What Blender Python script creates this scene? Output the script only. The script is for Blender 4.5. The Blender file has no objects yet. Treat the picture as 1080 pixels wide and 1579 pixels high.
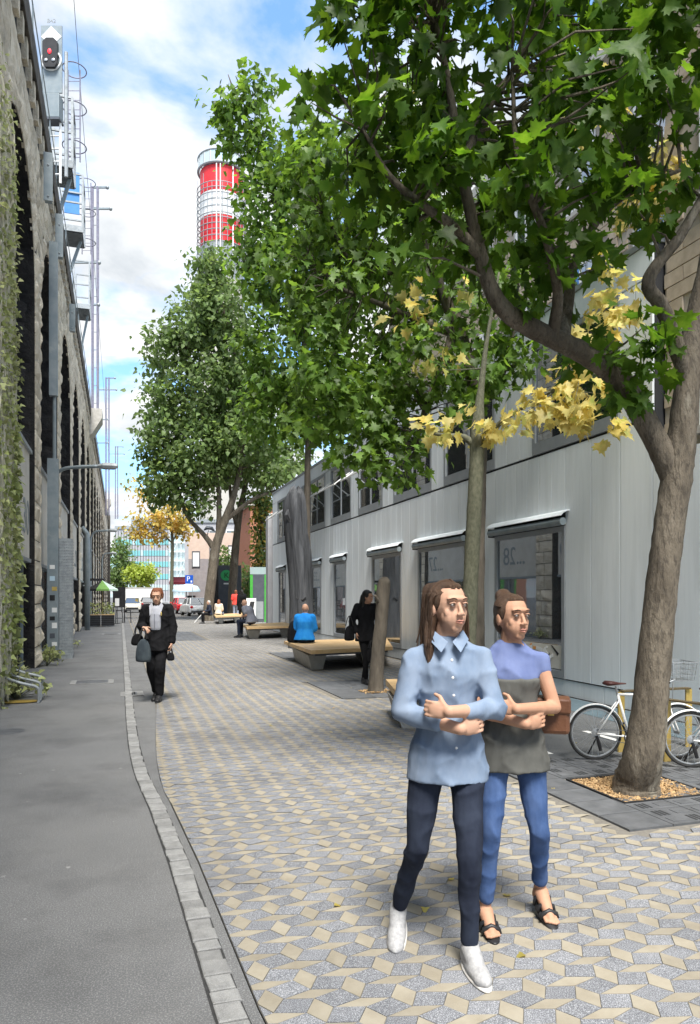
import bpy, bmesh, math, random
import numpy as np
from mathutils import Vector, Matrix, Euler
rnd = random.Random(7)
nrng = np.random.default_rng(7)
scene = bpy.context.scene
C = scene.collection
R = math.radians
PI = math.pi

# ------------------------------------------------------------------ camera, sky, sun, exposure
YAW = math.atan(354 / 1100)
CY, SY, FPX, EYE = math.cos(YAW), math.sin(YAW), 1100.0, 1.6
cam = bpy.data.cameras.new('camera'); camo = bpy.data.objects.new('camera', cam); C.objects.link(camo)
camo.location = (0, 0, EYE); camo.rotation_euler = (PI / 2, 0, -YAW)
cam.sensor_width = 36; cam.lens = 36 * FPX / 1579; cam.shift_y = 130.5 / 1579
cam.clip_start = 0.05; cam.clip_end = 3000
scene.camera = camo
scene.view_settings.view_transform = 'Standard'; scene.view_settings.look = 'None'
scene.view_settings.exposure = 2.35; scene.view_settings.gamma = 1; scene.view_settings.use_curve_mapping = False
SUN_EL, SUN_AZ = R(60), math.atan2(-0.15, -0.99)
sl = bpy.data.lights.new('sun', 'SUN'); sl.energy = 1.5; sl.angle = R(20); sl.color = (1, 0.955, 0.88)
so = bpy.data.objects.new('sun', sl); C.objects.link(so)
sdir = Vector((math.cos(SUN_EL) * math.sin(SUN_AZ), math.cos(SUN_EL) * math.cos(SUN_AZ), math.sin(SUN_EL)))
so.rotation_euler = sdir.to_track_quat('Z', 'Y').to_euler()
so.location = (0, 0, 60)

world = bpy.data.worlds.new('World'); scene.world = world; world.use_nodes = True
CLOUD = (0.0, 0.0)
def build_world():
    nt = world.node_tree; N = nt.nodes; L = nt.links; N.clear()
    out = N.new('ShaderNodeOutputWorld'); bg = N.new('ShaderNodeBackground'); bg.inputs['Strength'].default_value = 0.1
    sky = N.new('ShaderNodeTexSky'); sky.sky_type = 'NISHITA'; sky.sun_disc = False
    sky.sun_elevation = SUN_EL; sky.sun_rotation = SUN_AZ; sky.air_density = 1.0; sky.dust_density = 1.0; sky.ozone_density = 1.5
    tc = N.new('ShaderNodeTexCoord')
    # clouds lie on a flat layer: direction divided by its height
    sep = N.new('ShaderNodeSeparateXYZ'); L.new(tc.outputs['Generated'], sep.inputs[0])
    mz = N.new('ShaderNodeMath'); mz.operation = 'ADD'; mz.inputs[1].default_value = 0.22; L.new(sep.outputs['Z'], mz.inputs[0])
    mm = N.new('ShaderNodeMath'); mm.operation = 'MAXIMUM'; mm.inputs[1].default_value = 0.05; L.new(mz.outputs[0], mm.inputs[0])
    dv = []
    for k in 'XY':
        d = N.new('ShaderNodeMath'); d.operation = 'DIVIDE'; L.new(sep.outputs[k], d.inputs[0]); L.new(mm.outputs[0], d.inputs[1]); dv.append(d)
    cb = N.new('ShaderNodeCombineXYZ'); L.new(dv[0].outputs[0], cb.inputs[0]); L.new(dv[1].outputs[0], cb.inputs[1])
    def noise(scale, detail, off, dist=0.0):
        mp = N.new('ShaderNodeMapping'); mp.inputs['Location'].default_value = off; L.new(cb.outputs[0], mp.inputs[0])
        n = N.new('ShaderNodeTexNoise'); n.inputs['Scale'].default_value = scale; n.inputs['Detail'].default_value = detail
        n.inputs['Roughness'].default_value = 0.55; n.inputs['Distortion'].default_value = dist
        L.new(mp.outputs[0], n.inputs['Vector']); return n
    n1 = noise(2.2, 9, (CLOUD[0], CLOUD[1], 0), 0.25); n2 = noise(3.1, 6, (1.3, 7.7, 0), 0.2)
    r1 = N.new('ShaderNodeValToRGB'); r1.color_ramp.elements[0].position = 0.395; r1.color_ramp.elements[1].position = 0.52
    L.new(n1.outputs['Fac'], r1.inputs[0])
    r2 = N.new('ShaderNodeValToRGB'); r2.color_ramp.elements[0].position = 0.34; r2.color_ramp.elements[1].position = 0.56
    r2.color_ramp.elements[0].color = (1.45, 1.56, 1.66, 1); r2.color_ramp.elements[1].color = (2.35, 2.38, 2.4, 1)
    L.new(n2.outputs['Fac'], r2.inputs[0])
    lift = N.new('ShaderNodeMixRGB'); lift.blend_type = 'MIX'; lift.inputs[0].default_value = 0.2; lift.inputs[2].default_value = (1.0, 1.7, 2.4, 1)
    gain = N.new('ShaderNodeMixRGB'); gain.blend_type = 'MULTIPLY'; gain.inputs[0].default_value = 1; gain.inputs[2].default_value = (.50, .66, .78, 1)
    L.new(sky.outputs[0], gain.inputs[1]); L.new(gain.outputs[0], lift.inputs[1])
    mx = N.new('ShaderNodeMixRGB'); L.new(r1.outputs['Color'], mx.inputs[0]); L.new(lift.outputs[0], mx.inputs[1]); L.new(r2.outputs['Color'], mx.inputs[2])
    L.new(mx.outputs[0], bg.inputs['Color']); L.new(bg.outputs[0], out.inputs['Surface'])

build_world()

# ------------------------------------------------------------------ helpers
def at(px, py, Z):
    """a point of the street seen at a pixel of the 1080 x 1579 photograph, Z metres down the view"""
    X = (px - 540) * Z / FPX
    return Vector((X * CY + Z * SY, -X * SY + Z * CY, EYE + (920 - py) / FPX * Z))
def view_z(x, y): return x * SY + y * CY
def pix(x, y, z):
    Zc = x * SY + y * CY; Xc = x * CY - y * SY
    return 540 + FPX * Xc / Zc, 920 - FPX * (z - EYE) / Zc

LOC = {}
def tag(o, label, cat, group=None):
    o['label'] = label; o['category'] = cat
    if group: o['group'] = group
    return o
def thing(name, label, cat, loc=(0, 0, 0), rz=0, group=None, scale=1):
    o = bpy.data.objects.new(name, None); C.objects.link(o); o.location = loc; o.rotation_euler = (0, 0, rz); o.scale = (scale,) * 3
    o.empty_display_size = 0.2
    return tag(o, label, cat, group)
def struct(o): o['kind'] = 'structure'; return o
def stuff(o): o['kind'] = 'stuff'; return o
def inst(name, mesh, parent=None, loc=(0, 0, 0), rot=(0, 0, 0), scale=(1, 1, 1)):
    o = bpy.data.objects.new(name, mesh); C.objects.link(o); o.location = loc; o.rotation_euler = rot; o.scale = scale
    if parent: o.parent = parent
    return o
def copy_tree(o, parent=None):
    c = o.copy(); C.objects.link(c)
    if parent: c.parent = parent
    for ch in list(o.children): copy_tree(ch, c)
    return c

class MB:
    """collects shapes, builds ONE mesh object; W=True: world coordinates, moved to the root's base"""
    def __init__(s): s.v = []; s.f = []
    def add(s, vs, fs):
        b = len(s.v); s.v += [tuple(p) for p in vs]; s.f += [tuple(b + i for i in q) for q in fs]; return s
    def box(s, c, d, rz=0, m=None):
        hx, hy, hz = d[0] / 2, d[1] / 2, d[2] / 2
        vs = [Vector((x, y, z)) for x in (-hx, hx) for y in (-hy, hy) for z in (-hz, hz)]
        if rz: mm = Matrix.Rotation(rz, 3, 'Z'); vs = [mm @ v for v in vs]
        if m is not None: vs = [m @ v for v in vs]
        vs = [v + Vector(c) for v in vs]
        return s.add(vs, [(0, 1, 3, 2), (4, 6, 7, 5), (0, 4, 5, 1), (2, 3, 7, 6), (0, 2, 6, 4), (1, 5, 7, 3)])
    def b2(s, x0, x1, y0, y1, z0, z1): return s.box(((x0 + x1) / 2, (y0 + y1) / 2, (z0 + z1) / 2), (x1 - x0, y1 - y0, z1 - z0))
    def bar(s, p, q, w, h=None):
        p, q = Vector(p), Vector(q); d = q - p; h = h or w
        m = d.to_track_quat('X', 'Z').to_matrix()
        return s.box((p + q) / 2, (d.length, w, h), m=m)
    def tube(s, pts, rad, n=8, cap=True, wob=0, flat=1):
        pts = [Vector(p) for p in pts]; k = len(pts)
        if not hasattr(rad, '__len__'): rad = [rad] * k
        up = None; rings = []
        for i in range(k):
            t = (pts[min(i + 1, k - 1)] - pts[max(i - 1, 0)])
            t = t.normalized() if t.length > 1e-9 else Vector((0, 0, 1))
            if up is None: up = t.orthogonal().normalized()
            up = (up - t * up.dot(t)); up = up.normalized() if up.length > 1e-6 else t.orthogonal().normalized()
            sd = t.cross(up); ring = []
            for j in range(n):
                a = 2 * PI * j / n; r = rad[i] * (1 + (wob * (rnd.random() - .5) if wob else 0))
                ring.append(pts[i] + up * (math.cos(a) * r) + sd * (math.sin(a) * r * flat))
            rings.append(ring)
        vs = [v for r_ in rings for v in r_]; fs = []
        for i in range(k - 1):
            for j in range(n):
                fs.append((i * n + j, i * n + (j + 1) % n, (i + 1) * n + (j + 1) % n, (i + 1) * n + j))
        if cap: fs += [tuple(range(n - 1, -1, -1)), tuple((k - 1) * n + j for j in range(n))]
        return s.add(vs, fs)
    def cyl(s, p, q, r0, r1=None, n=12): return s.tube([p, q], [r0, r0 if r1 is None else r1], n)
    def ring(s, c, r, t, axis='Y', n=28, m=6, flat=1.0, a0=0, a1=2 * PI):
        vs, fs = [], []; full = abs(a1 - a0 - 2 * PI) < 1e-4; k = n if full else n + 1
        for i in range(k):
            a = a0 + (a1 - a0) * i / n
            for j in range(m):
                b = 2 * PI * j / m; rr = r + t * math.cos(b); w = t * math.sin(b) * flat
                p = (rr * math.cos(a), w, rr * math.sin(a)) if axis == 'Y' else ((rr * math.cos(a), rr * math.sin(a), w) if axis == 'Z' else (w, rr * math.cos(a), rr * math.sin(a)))
                vs.append(Vector(p) + Vector(c))
        for i in range(n):
            i2 = (i + 1) % k
            for j in range(m): fs.append((i * m + j, i * m + (j + 1) % m, i2 * m + (j + 1) % m, i2 * m + j))
        return s.add(vs, fs)
    def ell(s, c, r, u=16, v=10, m=None):
        vs, fs = [], []
        if not hasattr(r, '__len__'): r = (r, r, r)
        for i in range(v + 1):
            ph = PI * i / v
            for j in range(u):
                a = 2 * PI * j / u
                p = Vector((r[0] * math.sin(ph) * math.cos(a), r[1] * math.sin(ph) * math.sin(a), r[2] * math.cos(ph)))
                if m is not None: p = m @ p
                vs.append(p + Vector(c))
        for i in range(v):
            for j in range(u): fs.append((i * u + j, (i + 1) * u + j, (i + 1) * u + (j + 1) % u, i * u + (j + 1) % u))
        return s.add(vs, fs)
    def prism(s, poly, z0, z1):
        k = len(poly); vs = [(p[0], p[1], z0) for p in poly] + [(p[0], p[1], z1) for p in poly]
        a = sum(poly[i][0] * poly[(i + 1) % k][1] - poly[(i + 1) % k][0] * poly[i][1] for i in range(k))
        fs = [tuple(range(k - 1, -1, -1)), tuple(range(k, 2 * k))] + [(i, (i + 1) % k, k + (i + 1) % k, k + i) for i in range(k)]
        if a < 0: fs = [f[::-1] for f in fs]
        return s.add(vs, fs)
    def side(s, poly, y0, y1):
        """polygon in x,z extruded along y"""
        k = len(poly); vs = [(p[0], y0, p[1]) for p in poly] + [(p[0], y1, p[1]) for p in poly]
        return s.add(vs, [tuple(range(k)), tuple(range(2 * k - 1, k - 1, -1))] + [(i, k + i, k + (i + 1) % k, (i + 1) % k) for i in range(k)])
    def loft(s, secs, n=20):
        """elliptic sections: (centre, half width, half depth, matrix)"""
        vs = []; k = len(secs)
        for c, rx, ry, m in secs:
            for j in range(n): t = 2 * PI * j / n; vs.append(Vector(c) + m @ Vector((rx * math.cos(t), ry * math.sin(t), 0)))
        fs = [(i * n + j, i * n + (j + 1) % n, (i + 1) * n + (j + 1) % n, (i + 1) * n + j) for i in range(k - 1) for j in range(n)]
        return s.add(vs, fs + [tuple(range(n - 1, -1, -1)), tuple((k - 1) * n + j for j in range(n))])
    def quad(s, a, b, c, d): return s.add([a, b, c, d], [(0, 1, 2, 3)])
    def build(s, name, mat, parent=None, W=False, smooth=False, bevel=0, sub=0):
        vs = s.v
        if W and parent is not None:
            r = parent
            while r.parent: r = r.parent
            l = r.location; vs = [(p[0] - l.x, p[1] - l.y, p[2] - l.z) for p in vs]
        me = bpy.data.meshes.new(name); me.from_pydata(vs, [], s.f)
        if smooth: me.polygons.foreach_set('use_smooth', [True] * len(me.polygons))
        me.materials.append(mat); me.update()
        o = bpy.data.objects.new(name, me); C.objects.link(o)
        if parent: o.parent = parent
        if bevel:
            b = o.modifiers.new('b', 'BEVEL'); b.width = bevel; b.segments = 2; b.limit_method = 'ANGLE'
        if sub:
            b = o.modifiers.new('s', 'SUBSURF'); b.levels = sub; b.render_levels = sub
        return o

def spline(pts, k=6):
    pts = [Vector(p) for p in pts]; out = []
    P = [pts[0] * 2 - pts[1]] + pts + [pts[-1] * 2 - pts[-2]]
    for i in range(1, len(P) - 2):
        for j in range(k):
            t = j / k; a, b, c, d = P[i - 1], P[i], P[i + 1], P[i + 2]
            out.append(0.5 * ((2 * b) + (c - a) * t + (2 * a - 5 * b + 4 * c - d) * t * t + (3 * b - a - 3 * c + d) * t ** 3))
    out.append(pts[-1]); return out
def lerpr(r, k=6):
    out = []
    for i in range(len(r) - 1): out += [r[i] + (r[i + 1] - r[i]) * j / k for j in range(k)]
    return out + [r[-1]]

def text_mesh(txt, size, mat, depth=0.004, name='lettering', align='CENTER'):
    cu = bpy.data.curves.new('t', 'FONT'); cu.body = txt; cu.size = size; cu.extrude = depth; cu.align_x = align; cu.align_y = 'CENTER'
    o = bpy.data.objects.new('t', cu); C.objects.link(o); bpy.context.view_layer.update()
    me = bpy.data.meshes.new_from_object(o.evaluated_get(bpy.context.evaluated_depsgraph_get()))
    bpy.data.objects.remove(o); bpy.data.curves.remove(cu); me.name = name; me.materials.clear(); me.materials.append(mat); return me

# ------------------------------------------------------------------ materials
def mat(name, c1, c2=None, scale=4, rough=.7, bump=0, bscale=40, vary=0, metal=0, spec=.4, stretch=(1, 1, 1), detail=6, lo=.35, hi=.65, c3=None, c3scale=1.5, c3lo=.5, c3hi=.65,
        speck=None, trans=0, bdist=.01, fold=False, stain=None, stain_stretch=(1, 1, 1)):
    m = bpy.data.materials.new(name); m.use_nodes = True; nt = m.node_tree; N = nt.nodes; L = nt.links
    b = N['Principled BSDF']; out = N['Material Output']
    c2 = c2 or tuple(min(1, x * 1.25) for x in c1)
    tc = N.new('ShaderNodeTexCoord'); oi = N.new('ShaderNodeObjectInfo'); geo = N.new('ShaderNodeNewGeometry')
    # pieces of one kind get their own patch of the texture
    ad = N.new('ShaderNodeVectorMath'); ad.operation = 'ADD'; mu = N.new('ShaderNodeMath'); mu.operation = 'MULTIPLY'; mu.inputs[1].default_value = 37 if vary else 0
    L.new(oi.outputs['Random'], mu.inputs[0]); L.new(tc.outputs['Object'], ad.inputs[0]); L.new(mu.outputs[0], ad.inputs[1])
    mp = N.new('ShaderNodeMapping'); mp.inputs['Scale'].default_value = stretch; L.new(ad.outputs[0], mp.inputs[0])
    def noise(sc, det=6, ro=.6):
        n = N.new('ShaderNodeTexNoise'); n.inputs['Scale'].default_value = sc; n.inputs['Detail'].default_value = det; n.inputs['Roughness'].default_value = ro
        L.new(mp.outputs[0], n.inputs['Vector']); return n
    n = noise(scale, detail)
    rp = N.new('ShaderNodeValToRGB'); e = rp.color_ramp.elements; e[0].position = lo; e[1].position = hi; e[0].color = (*c1, 1); e[1].color = (*c2, 1)
    L.new(n.outputs['Fac'], rp.inputs[0]); col = rp.outputs['Color']
    def mixin(fac, colour, base):
        mx = N.new('ShaderNodeMixRGB'); L.new(fac, mx.inputs[0]); L.new(base, mx.inputs[1]); mx.inputs[2].default_value = (*colour, 1); return mx.outputs[0]
    if c3:
        n3 = noise(c3scale, 8, .65); r3 = N.new('ShaderNodeValToRGB'); r3.color_ramp.elements[0].position = c3lo; r3.color_ramp.elements[1].position = c3hi
        L.new(n3.outputs['Fac'], r3.inputs[0]); col = mixin(r3.outputs['Color'], c3, col)
    if speck:
        sc, colour, amt = speck
        vn = noise(sc, 2, .8); r4 = N.new('ShaderNodeValToRGB'); r4.color_ramp.elements[0].position = .5; r4.color_ramp.elements[1].position = .62
        L.new(vn.outputs['Fac'], r4.inputs[0]); m4 = N.new('ShaderNodeMath'); m4.operation = 'MULTIPLY'; m4.inputs[1].default_value = amt; L.new(r4.outputs['Color'], m4.inputs[0])
        col = mixin(m4.outputs[0], colour, col)
    if stain:                                            # worn patches that run on across neighbouring pieces
        sm = N.new('ShaderNodeMapping'); sm.inputs['Scale'].default_value = stain_stretch; L.new(geo.outputs['Position'], sm.inputs[0])
        sn = N.new('ShaderNodeTexNoise'); sn.inputs['Scale'].default_value = stain[0]; sn.inputs['Detail'].default_value = 9; sn.inputs['Roughness'].default_value = .68; L.new(sm.outputs[0], sn.inputs['Vector'])
        sr = N.new('ShaderNodeMapRange'); sr.inputs['From Min'].default_value = .48; sr.inputs['From Max'].default_value = .72; sr.inputs['To Max'].default_value = stain[2]; L.new(sn.outputs['Fac'], sr.inputs['Value'])
        col = mixin(sr.outputs[0], stain[1], col)
    if vary:
        a = N.new('ShaderNodeMath'); a.operation = 'ADD'; L.new(oi.outputs['Random'], a.inputs[0]); L.new(geo.outputs['Random Per Island'], a.inputs[1])
        fr = N.new('ShaderNodeMath'); fr.operation = 'FRACT'; L.new(a.outputs[0], fr.inputs[0])
        mr = N.new('ShaderNodeMapRange'); mr.inputs['To Min'].default_value = 1 - vary; mr.inputs['To Max'].default_value = 1 + vary; L.new(fr.outputs[0], mr.inputs['Value'])
        hs = N.new('ShaderNodeHueSaturation'); L.new(mr.outputs[0], hs.inputs['Value']); L.new(col, hs.inputs['Color']); col = hs.outputs[0]
    L.new(col, b.inputs['Base Color'])
    b.inputs['Roughness'].default_value = rough; b.inputs['Metallic'].default_value = metal; b.inputs['Specular IOR Level'].default_value = spec
    if bump:
        bn = noise(bscale, 6, .65); bp = N.new('ShaderNodeBump'); bp.inputs['Strength'].default_value = bump; bp.inputs['Distance'].default_value = bdist
        if fold: bn.noise_type = 'RIDGED_MULTIFRACTAL'; bn.inputs['Detail'].default_value = 3; bn.inputs['Distortion'].default_value = .6
        L.new(bn.outputs['Fac'], bp.inputs['Height']); L.new(bp.outputs[0], b.inputs['Normal'])
    if trans:
        tr = N.new('ShaderNodeBsdfTranslucent'); L.new(col, tr.inputs[0]); ms = N.new('ShaderNodeMixShader'); ms.inputs[0].default_value = trans
        hs2 = N.new('ShaderNodeHueSaturation'); hs2.inputs['Value'].default_value = 1.9; hs2.inputs['Hue'].default_value = .485; hs2.inputs['Saturation'].default_value = 1.1; L.new(col, hs2.inputs['Color']); L.new(hs2.outputs[0], tr.inputs[0])
        L.new(b.outputs[0], ms.inputs[1]); L.new(tr.outputs[0], ms.inputs[2]); L.new(ms.outputs[0], out.inputs['Surface'])
    return m
def glass(name, tint=(.012, .016, .02), refl=.35, gcol=(.9, .95, 1), rough=.015):
    m = bpy.data.materials.new(name); m.use_nodes = True; nt = m.node_tree; N = nt.nodes; L = nt.links
    b = N['Principled BSDF']; out = N['Material Output']; b.inputs['Base Color'].default_value = (*tint, 1); b.inputs['Roughness'].default_value = .3
    g = N.new('ShaderNodeBsdfGlossy'); g.inputs['Roughness'].default_value = rough; g.inputs['Color'].default_value = (*gcol, 1)
    fr = N.new('ShaderNodeLayerWeight'); fr.inputs['Blend'].default_value = .35
    mr = N.new('ShaderNodeMapRange'); mr.inputs['To Min'].default_value = refl; mr.inputs['To Max'].default_value = .95; L.new(fr.outputs['Fresnel'], mr.inputs['Value'])
    tc = N.new('ShaderNodeTexCoord'); n = N.new('ShaderNodeTexNoise'); n.inputs['Scale'].default_value = .9; L.new(tc.outputs['Object'], n.inputs[0])
    bp = N.new('ShaderNodeBump'); bp.inputs['Strength'].default_value = .03; bp.inputs['Distance'].default_value = .02; L.new(n.outputs['Fac'], bp.inputs['Height']); L.new(bp.outputs[0], g.inputs['Normal'])
    ms = N.new('ShaderNodeMixShader'); L.new(mr.outputs[0], ms.inputs[0]); L.new(b.outputs[0], ms.inputs[1]); L.new(g.outputs[0], ms.inputs[2]); L.new(ms.outputs[0], out.inputs['Surface'])
    return m

M = {}
M['ground'] = mat('ground_mat', (.10, .10, .10), (.15, .15, .145), 2)
M['asphalt'] = mat('asphalt', (.115, .118, .121), (.155, .157, .16), .9, .85, .8, 110, speck=(130, (.36, .36, .36), .6), c3=(.165, .165, .163), c3scale=.35, c3lo=.45, c3hi=.7, bdist=.006, stain=(1.1, (.075, .075, .078), .6))
M['asphalt_new'] = mat('asphalt_new', (.08, .085, .09), (.11, .115, .12), 2, .85, .6, 140, speck=(150, (.22, .22, .22), .5), bdist=.006)
M['joint_sand'] = mat('joint_sand', (.15, .14, .125), (.21, .195, .17), 30, .95, .3, 200)
M['kerbbed'] = mat('kerb_joint', (.03, .03, .03), (.05, .05, .05), 30, .9)
M['kerb'] = mat('kerb_stone_mat', (.19, .19, .188), (.29, .29, .285), 12, .8, .5, 90, vary=.14, speck=(250, (.45, .45, .44), .4), c3=(.16, .16, .16), c3scale=6, c3lo=.6, c3hi=.75)
M['beige'] = mat('paver_beige', (.275, .245, .19), (.335, .305, .245), 9, .8, .3, 220, vary=.09, speck=(300, (.40, .34, .24), .35), c3=(.24, .215, .17), c3scale=3, c3lo=.58, c3hi=.8, stain=(.7, (.11, .10, .09), .55))
M['granite'] = mat('paver_grey', (.118, .125, .142), (.163, .17, .187), 9, .8, .35, 220, vary=.13, speck=(240, (.56, .57, .60), .75), c3=(.10, .105, .12), c3scale=90, c3lo=.55, c3hi=.62, stain=(.7, (.07, .07, .075), .55))
M['panel'] = mat('facade_panel_mat', (.75, .80, .83), (.80, .845, .87), 3, .5, .04, 12, vary=.03, stretch=(1, 5, .25), c3=(.70, .74, .76), c3scale=2, c3lo=.56, c3hi=.9, stain=(.9, (.50, .53, .54), .45), stain_stretch=(1, 2.2, .3))
M['dark'] = mat('dark_gap', (.02, .022, .025), (.03, .03, .032))
M['frame'] = mat('window_frame', (.30, .325, .35), (.35, .37, .39), 4, .45, metal=.2)
M['alu'] = mat('aluminium', (.42, .44, .46), (.52, .54, .56), 6, .35, metal=.7)
M['galv'] = mat('galvanised_steel', (.26, .285, .30), (.37, .40, .42), 9, .55, metal=.25, vary=.05)
M['blueg'] = mat('blue_grey_steel', (.20, .245, .27), (.27, .31, .33), 4, .5, metal=.2, c3=(.35, .37, .37), c3scale=5, c3lo=.6, c3hi=.8)
M['lilac'] = mat('ladder_steel', (.20, .195, .26), (.27, .26, .33), 9, .5, metal=.2)
M['white'] = mat('white_paint', (.76, .77, .77), (.82, .82, .81), 8, .5)
M['cream'] = mat('cream_panel', (.58, .555, .49), (.68, .655, .60), 2, .7, .1, 30, c3=(.5, .46, .40), c3scale=1.5, c3lo=.6, c3hi=.85)
M['black'] = mat('black_paint', (.015, .015, .017), (.028, .028, .03), 8, .45)
M['rubber'] = mat('rubber', (.018, .018, .018), (.03, .03, .03), 30, .8)
M['stone'] = mat('viaduct_stone', (.64, .56, .435), (.80, .725, .59), 3.5, .9, 1.0, 14, vary=.18, c3=(.13, .115, .10), c3scale=1.0, c3lo=.58, c3hi=.78, bdist=.05, speck=(60, (.52, .49, .43), .4))
M['soot'] = mat('soot_shade_stone', (.016, .016, .019), (.05, .048, .047), 3, .95, 1.0, 14, vary=.3, c3=(.16, .145, .125), c3scale=.9, c3lo=.64, c3hi=.8, bdist=.05)  # near-black: soot plus the shade inside the arches, put into the colour
M['mortar'] = mat('mortar', (.10, .09, .08), (.19, .17, .15), 6, .95, .6, 50)
M['cornice'] = mat('cornice_stone', (.05, .045, .04), (.13, .115, .095), 3, .9, .6, 30, vary=.2)
M['bark'] = mat('bark', (.095, .078, .058), (.20, .17, .13), 5, .95, 1.0, 22, stretch=(1, 1, .3), bdist=.03, c3=(.28, .255, .205), c3scale=2.6, c3lo=.56, c3hi=.66, speck=(35, (.06, .05, .04), .6))
M['bark2'] = mat('bark_greenish', (.085, .09, .06), (.15, .15, .105), 30, .95, .8, 60, stretch=(1, 1, .5), bdist=.015)
M['bark3'] = mat('bark_dark', (.07, .06, .048), (.14, .12, .095), 7, .95, .8, 30, stretch=(1, 1, .3), bdist=.02)
M['leaf'] = mat('maple_leaf', (.045, .11, .014), (.095, .175, .026), 3, .5, .15, 30, vary=.5, trans=.5, spec=.3)
M['leaf2'] = mat('tree_leaf', (.065, .135, .022), (.13, .215, .042), 2, .5, vary=.5, trans=.46, spec=.35)
M['leaf3'] = mat('far_leaf', (.085, .14, .04), (.16, .225, .08), 1.2, .5, vary=.5, trans=.45, spec=.35)
M['yleaf'] = mat('yellow_leaf', (.45, .37, .10), (.54, .50, .20), 3, .5, vary=.3, trans=.45, c3=(.30, .36, .10), c3scale=1.2, c3lo=.5, c3hi=.65)
M['yfar'] = mat('autumn_leaf', (.50, .33, .07), (.42, .40, .11), 1.2, .6, vary=.35, trans=.35)
M['limeleaf'] = mat('lime_leaf', (.26, .34, .05), (.36, .42, .08), 1.2, .6, vary=.35, trans=.35)
M['vine'] = mat('vine_leaf', (.22, .27, .09), (.40, .42, .22), 1.5, .6, vary=.5, trans=.3)
M['vinedry'] = mat('vine_stem', (.50, .48, .38), (.66, .63, .52), 6, .9, vary=.3)
M['wood'] = mat('bench_wood', (.55, .36, .17), (.68, .48, .26), 3, .55, .2, 30, stretch=(.6, 8, 8), vary=.08)
M['concrete'] = mat('concrete', (.42, .40, .36), (.52, .50, .46), 6, .85, .3, 90)
M['grate'] = mat('cast_iron', (.10, .105, .112), (.15, .155, .165), 7, .65, .4, 120, metal=.2, vary=.1)
M['mulch'] = mat('mulch_chip', (.30, .18, .08), (.46, .32, .17), 20, .9, vary=.4)
M['pane'] = glass('window_glass', (.010, .015, .018), .30)
M['teal'] = glass('teal_glass', (.10, .42, .44), .25, (.75, 1, 1), .08)
M['pale_glass'] = glass('pale_glass', (.45, .58, .58), .3, rough=.1)
M['char'] = mat('charred_wood', (.025, .027, .032), (.10, .105, .115), 5, .6, 1.0, 18, stretch=(1.5, 1.5, .12), bdist=.05, c3=(.17, .17, .18), c3scale=2, c3lo=.56, c3hi=.72, spec=.5)
M['splitwood'] = mat('split_wood', (.33, .25, .15), (.42, .33, .20), 4, .8, .4, 20, stretch=(1, 1, .2))
M['gold'] = mat('brass_flat_bar', (.62, .44, .12), (.70, .52, .18), 6, .4, metal=.55)
M['bronze'] = mat('bronze_flat_bar', (.12, .09, .045), (.19, .14, .07), 6, .45, metal=.5)
M['brick'] = mat('tan_brick', (.40, .33, .25), (.52, .44, .34), 6, .9, .3, 60, vary=.1)
M['joint'] = mat('brick_joint', (.34, .30, .25), (.42, .38, .32), 6, .9)
M['greywall'] = mat('grey_render', (.36, .36, .38), (.42, .42, .44), 2, .8)
M['pinkwall'] = mat('pink_render', (.56, .43, .36), (.62, .50, .42), 2, .8)
M['brownwall'] = mat('brown_render', (.25, .23, .24), (.31, .285, .29), 2, .8)
M['redwall'] = mat('red_brick_wall', (.38, .15, .09), (.46, .21, .13), 6, .9)
M['signblue'] = mat('sign_blue', (.01, .09, .50), (.012, .10, .54), 5, .4)
M['signgreen'] = mat('sign_green', (.05, .42, .14), (.06, .46, .16), 5, .4)
M['kiosk_green'] = mat('kiosk_green', (.06, .35, .05), (.08, .40, .07), 5, .4)
M['slate'] = mat('slate_grey', (.07, .08, .10), (.10, .11, .13), 3, .4)
M['red'] = mat('tower_red', (.62, .022, .03), (.70, .03, .04), 3, .45)
M['maroon'] = mat('maroon_cloth', (.18, .02, .035), (.22, .03, .045), 5, .8)
M['orange'] = mat('orange_panel', (.75, .32, .07), (.78, .36, .10), 5, .6)
M['lav'] = mat('lavender_panel', (.48, .46, .68), (.52, .50, .72), 5, .6)
M['tealp'] = mat('turquoise_panel', (.05, .42, .36), (.07, .46, .40), 5, .6)
M['bluep'] = mat('blue_panel', (.05, .22, .55), (.07, .25, .60), 5, .6)
M['ltblue'] = mat('light_blue_cloth', (.45, .62, .75), (.52, .68, .80), 3, .8)
M['parasol_green'] = mat('parasol_green', (.16, .32, .08), (.20, .38, .10), 5, .8)
M['parasol_mint'] = mat('parasol_mint', (.50, .66, .56), (.56, .70, .60), 5, .8)
M['bluelane'] = mat('blue_lane_paint', (.085, .125, .15), (.11, .155, .18), 6, .85, .4, 200)
M['linewhite'] = mat('line_white', (.62, .62, .61), (.72, .72, .70), 20, .7, c3=(.3, .3, .3), c3scale=14, c3lo=.6, c3hi=.75)
M['cardb'] = mat('ochre_sheet', (.30, .20, .04), (.36, .26, .06), 6, .6)
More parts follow.
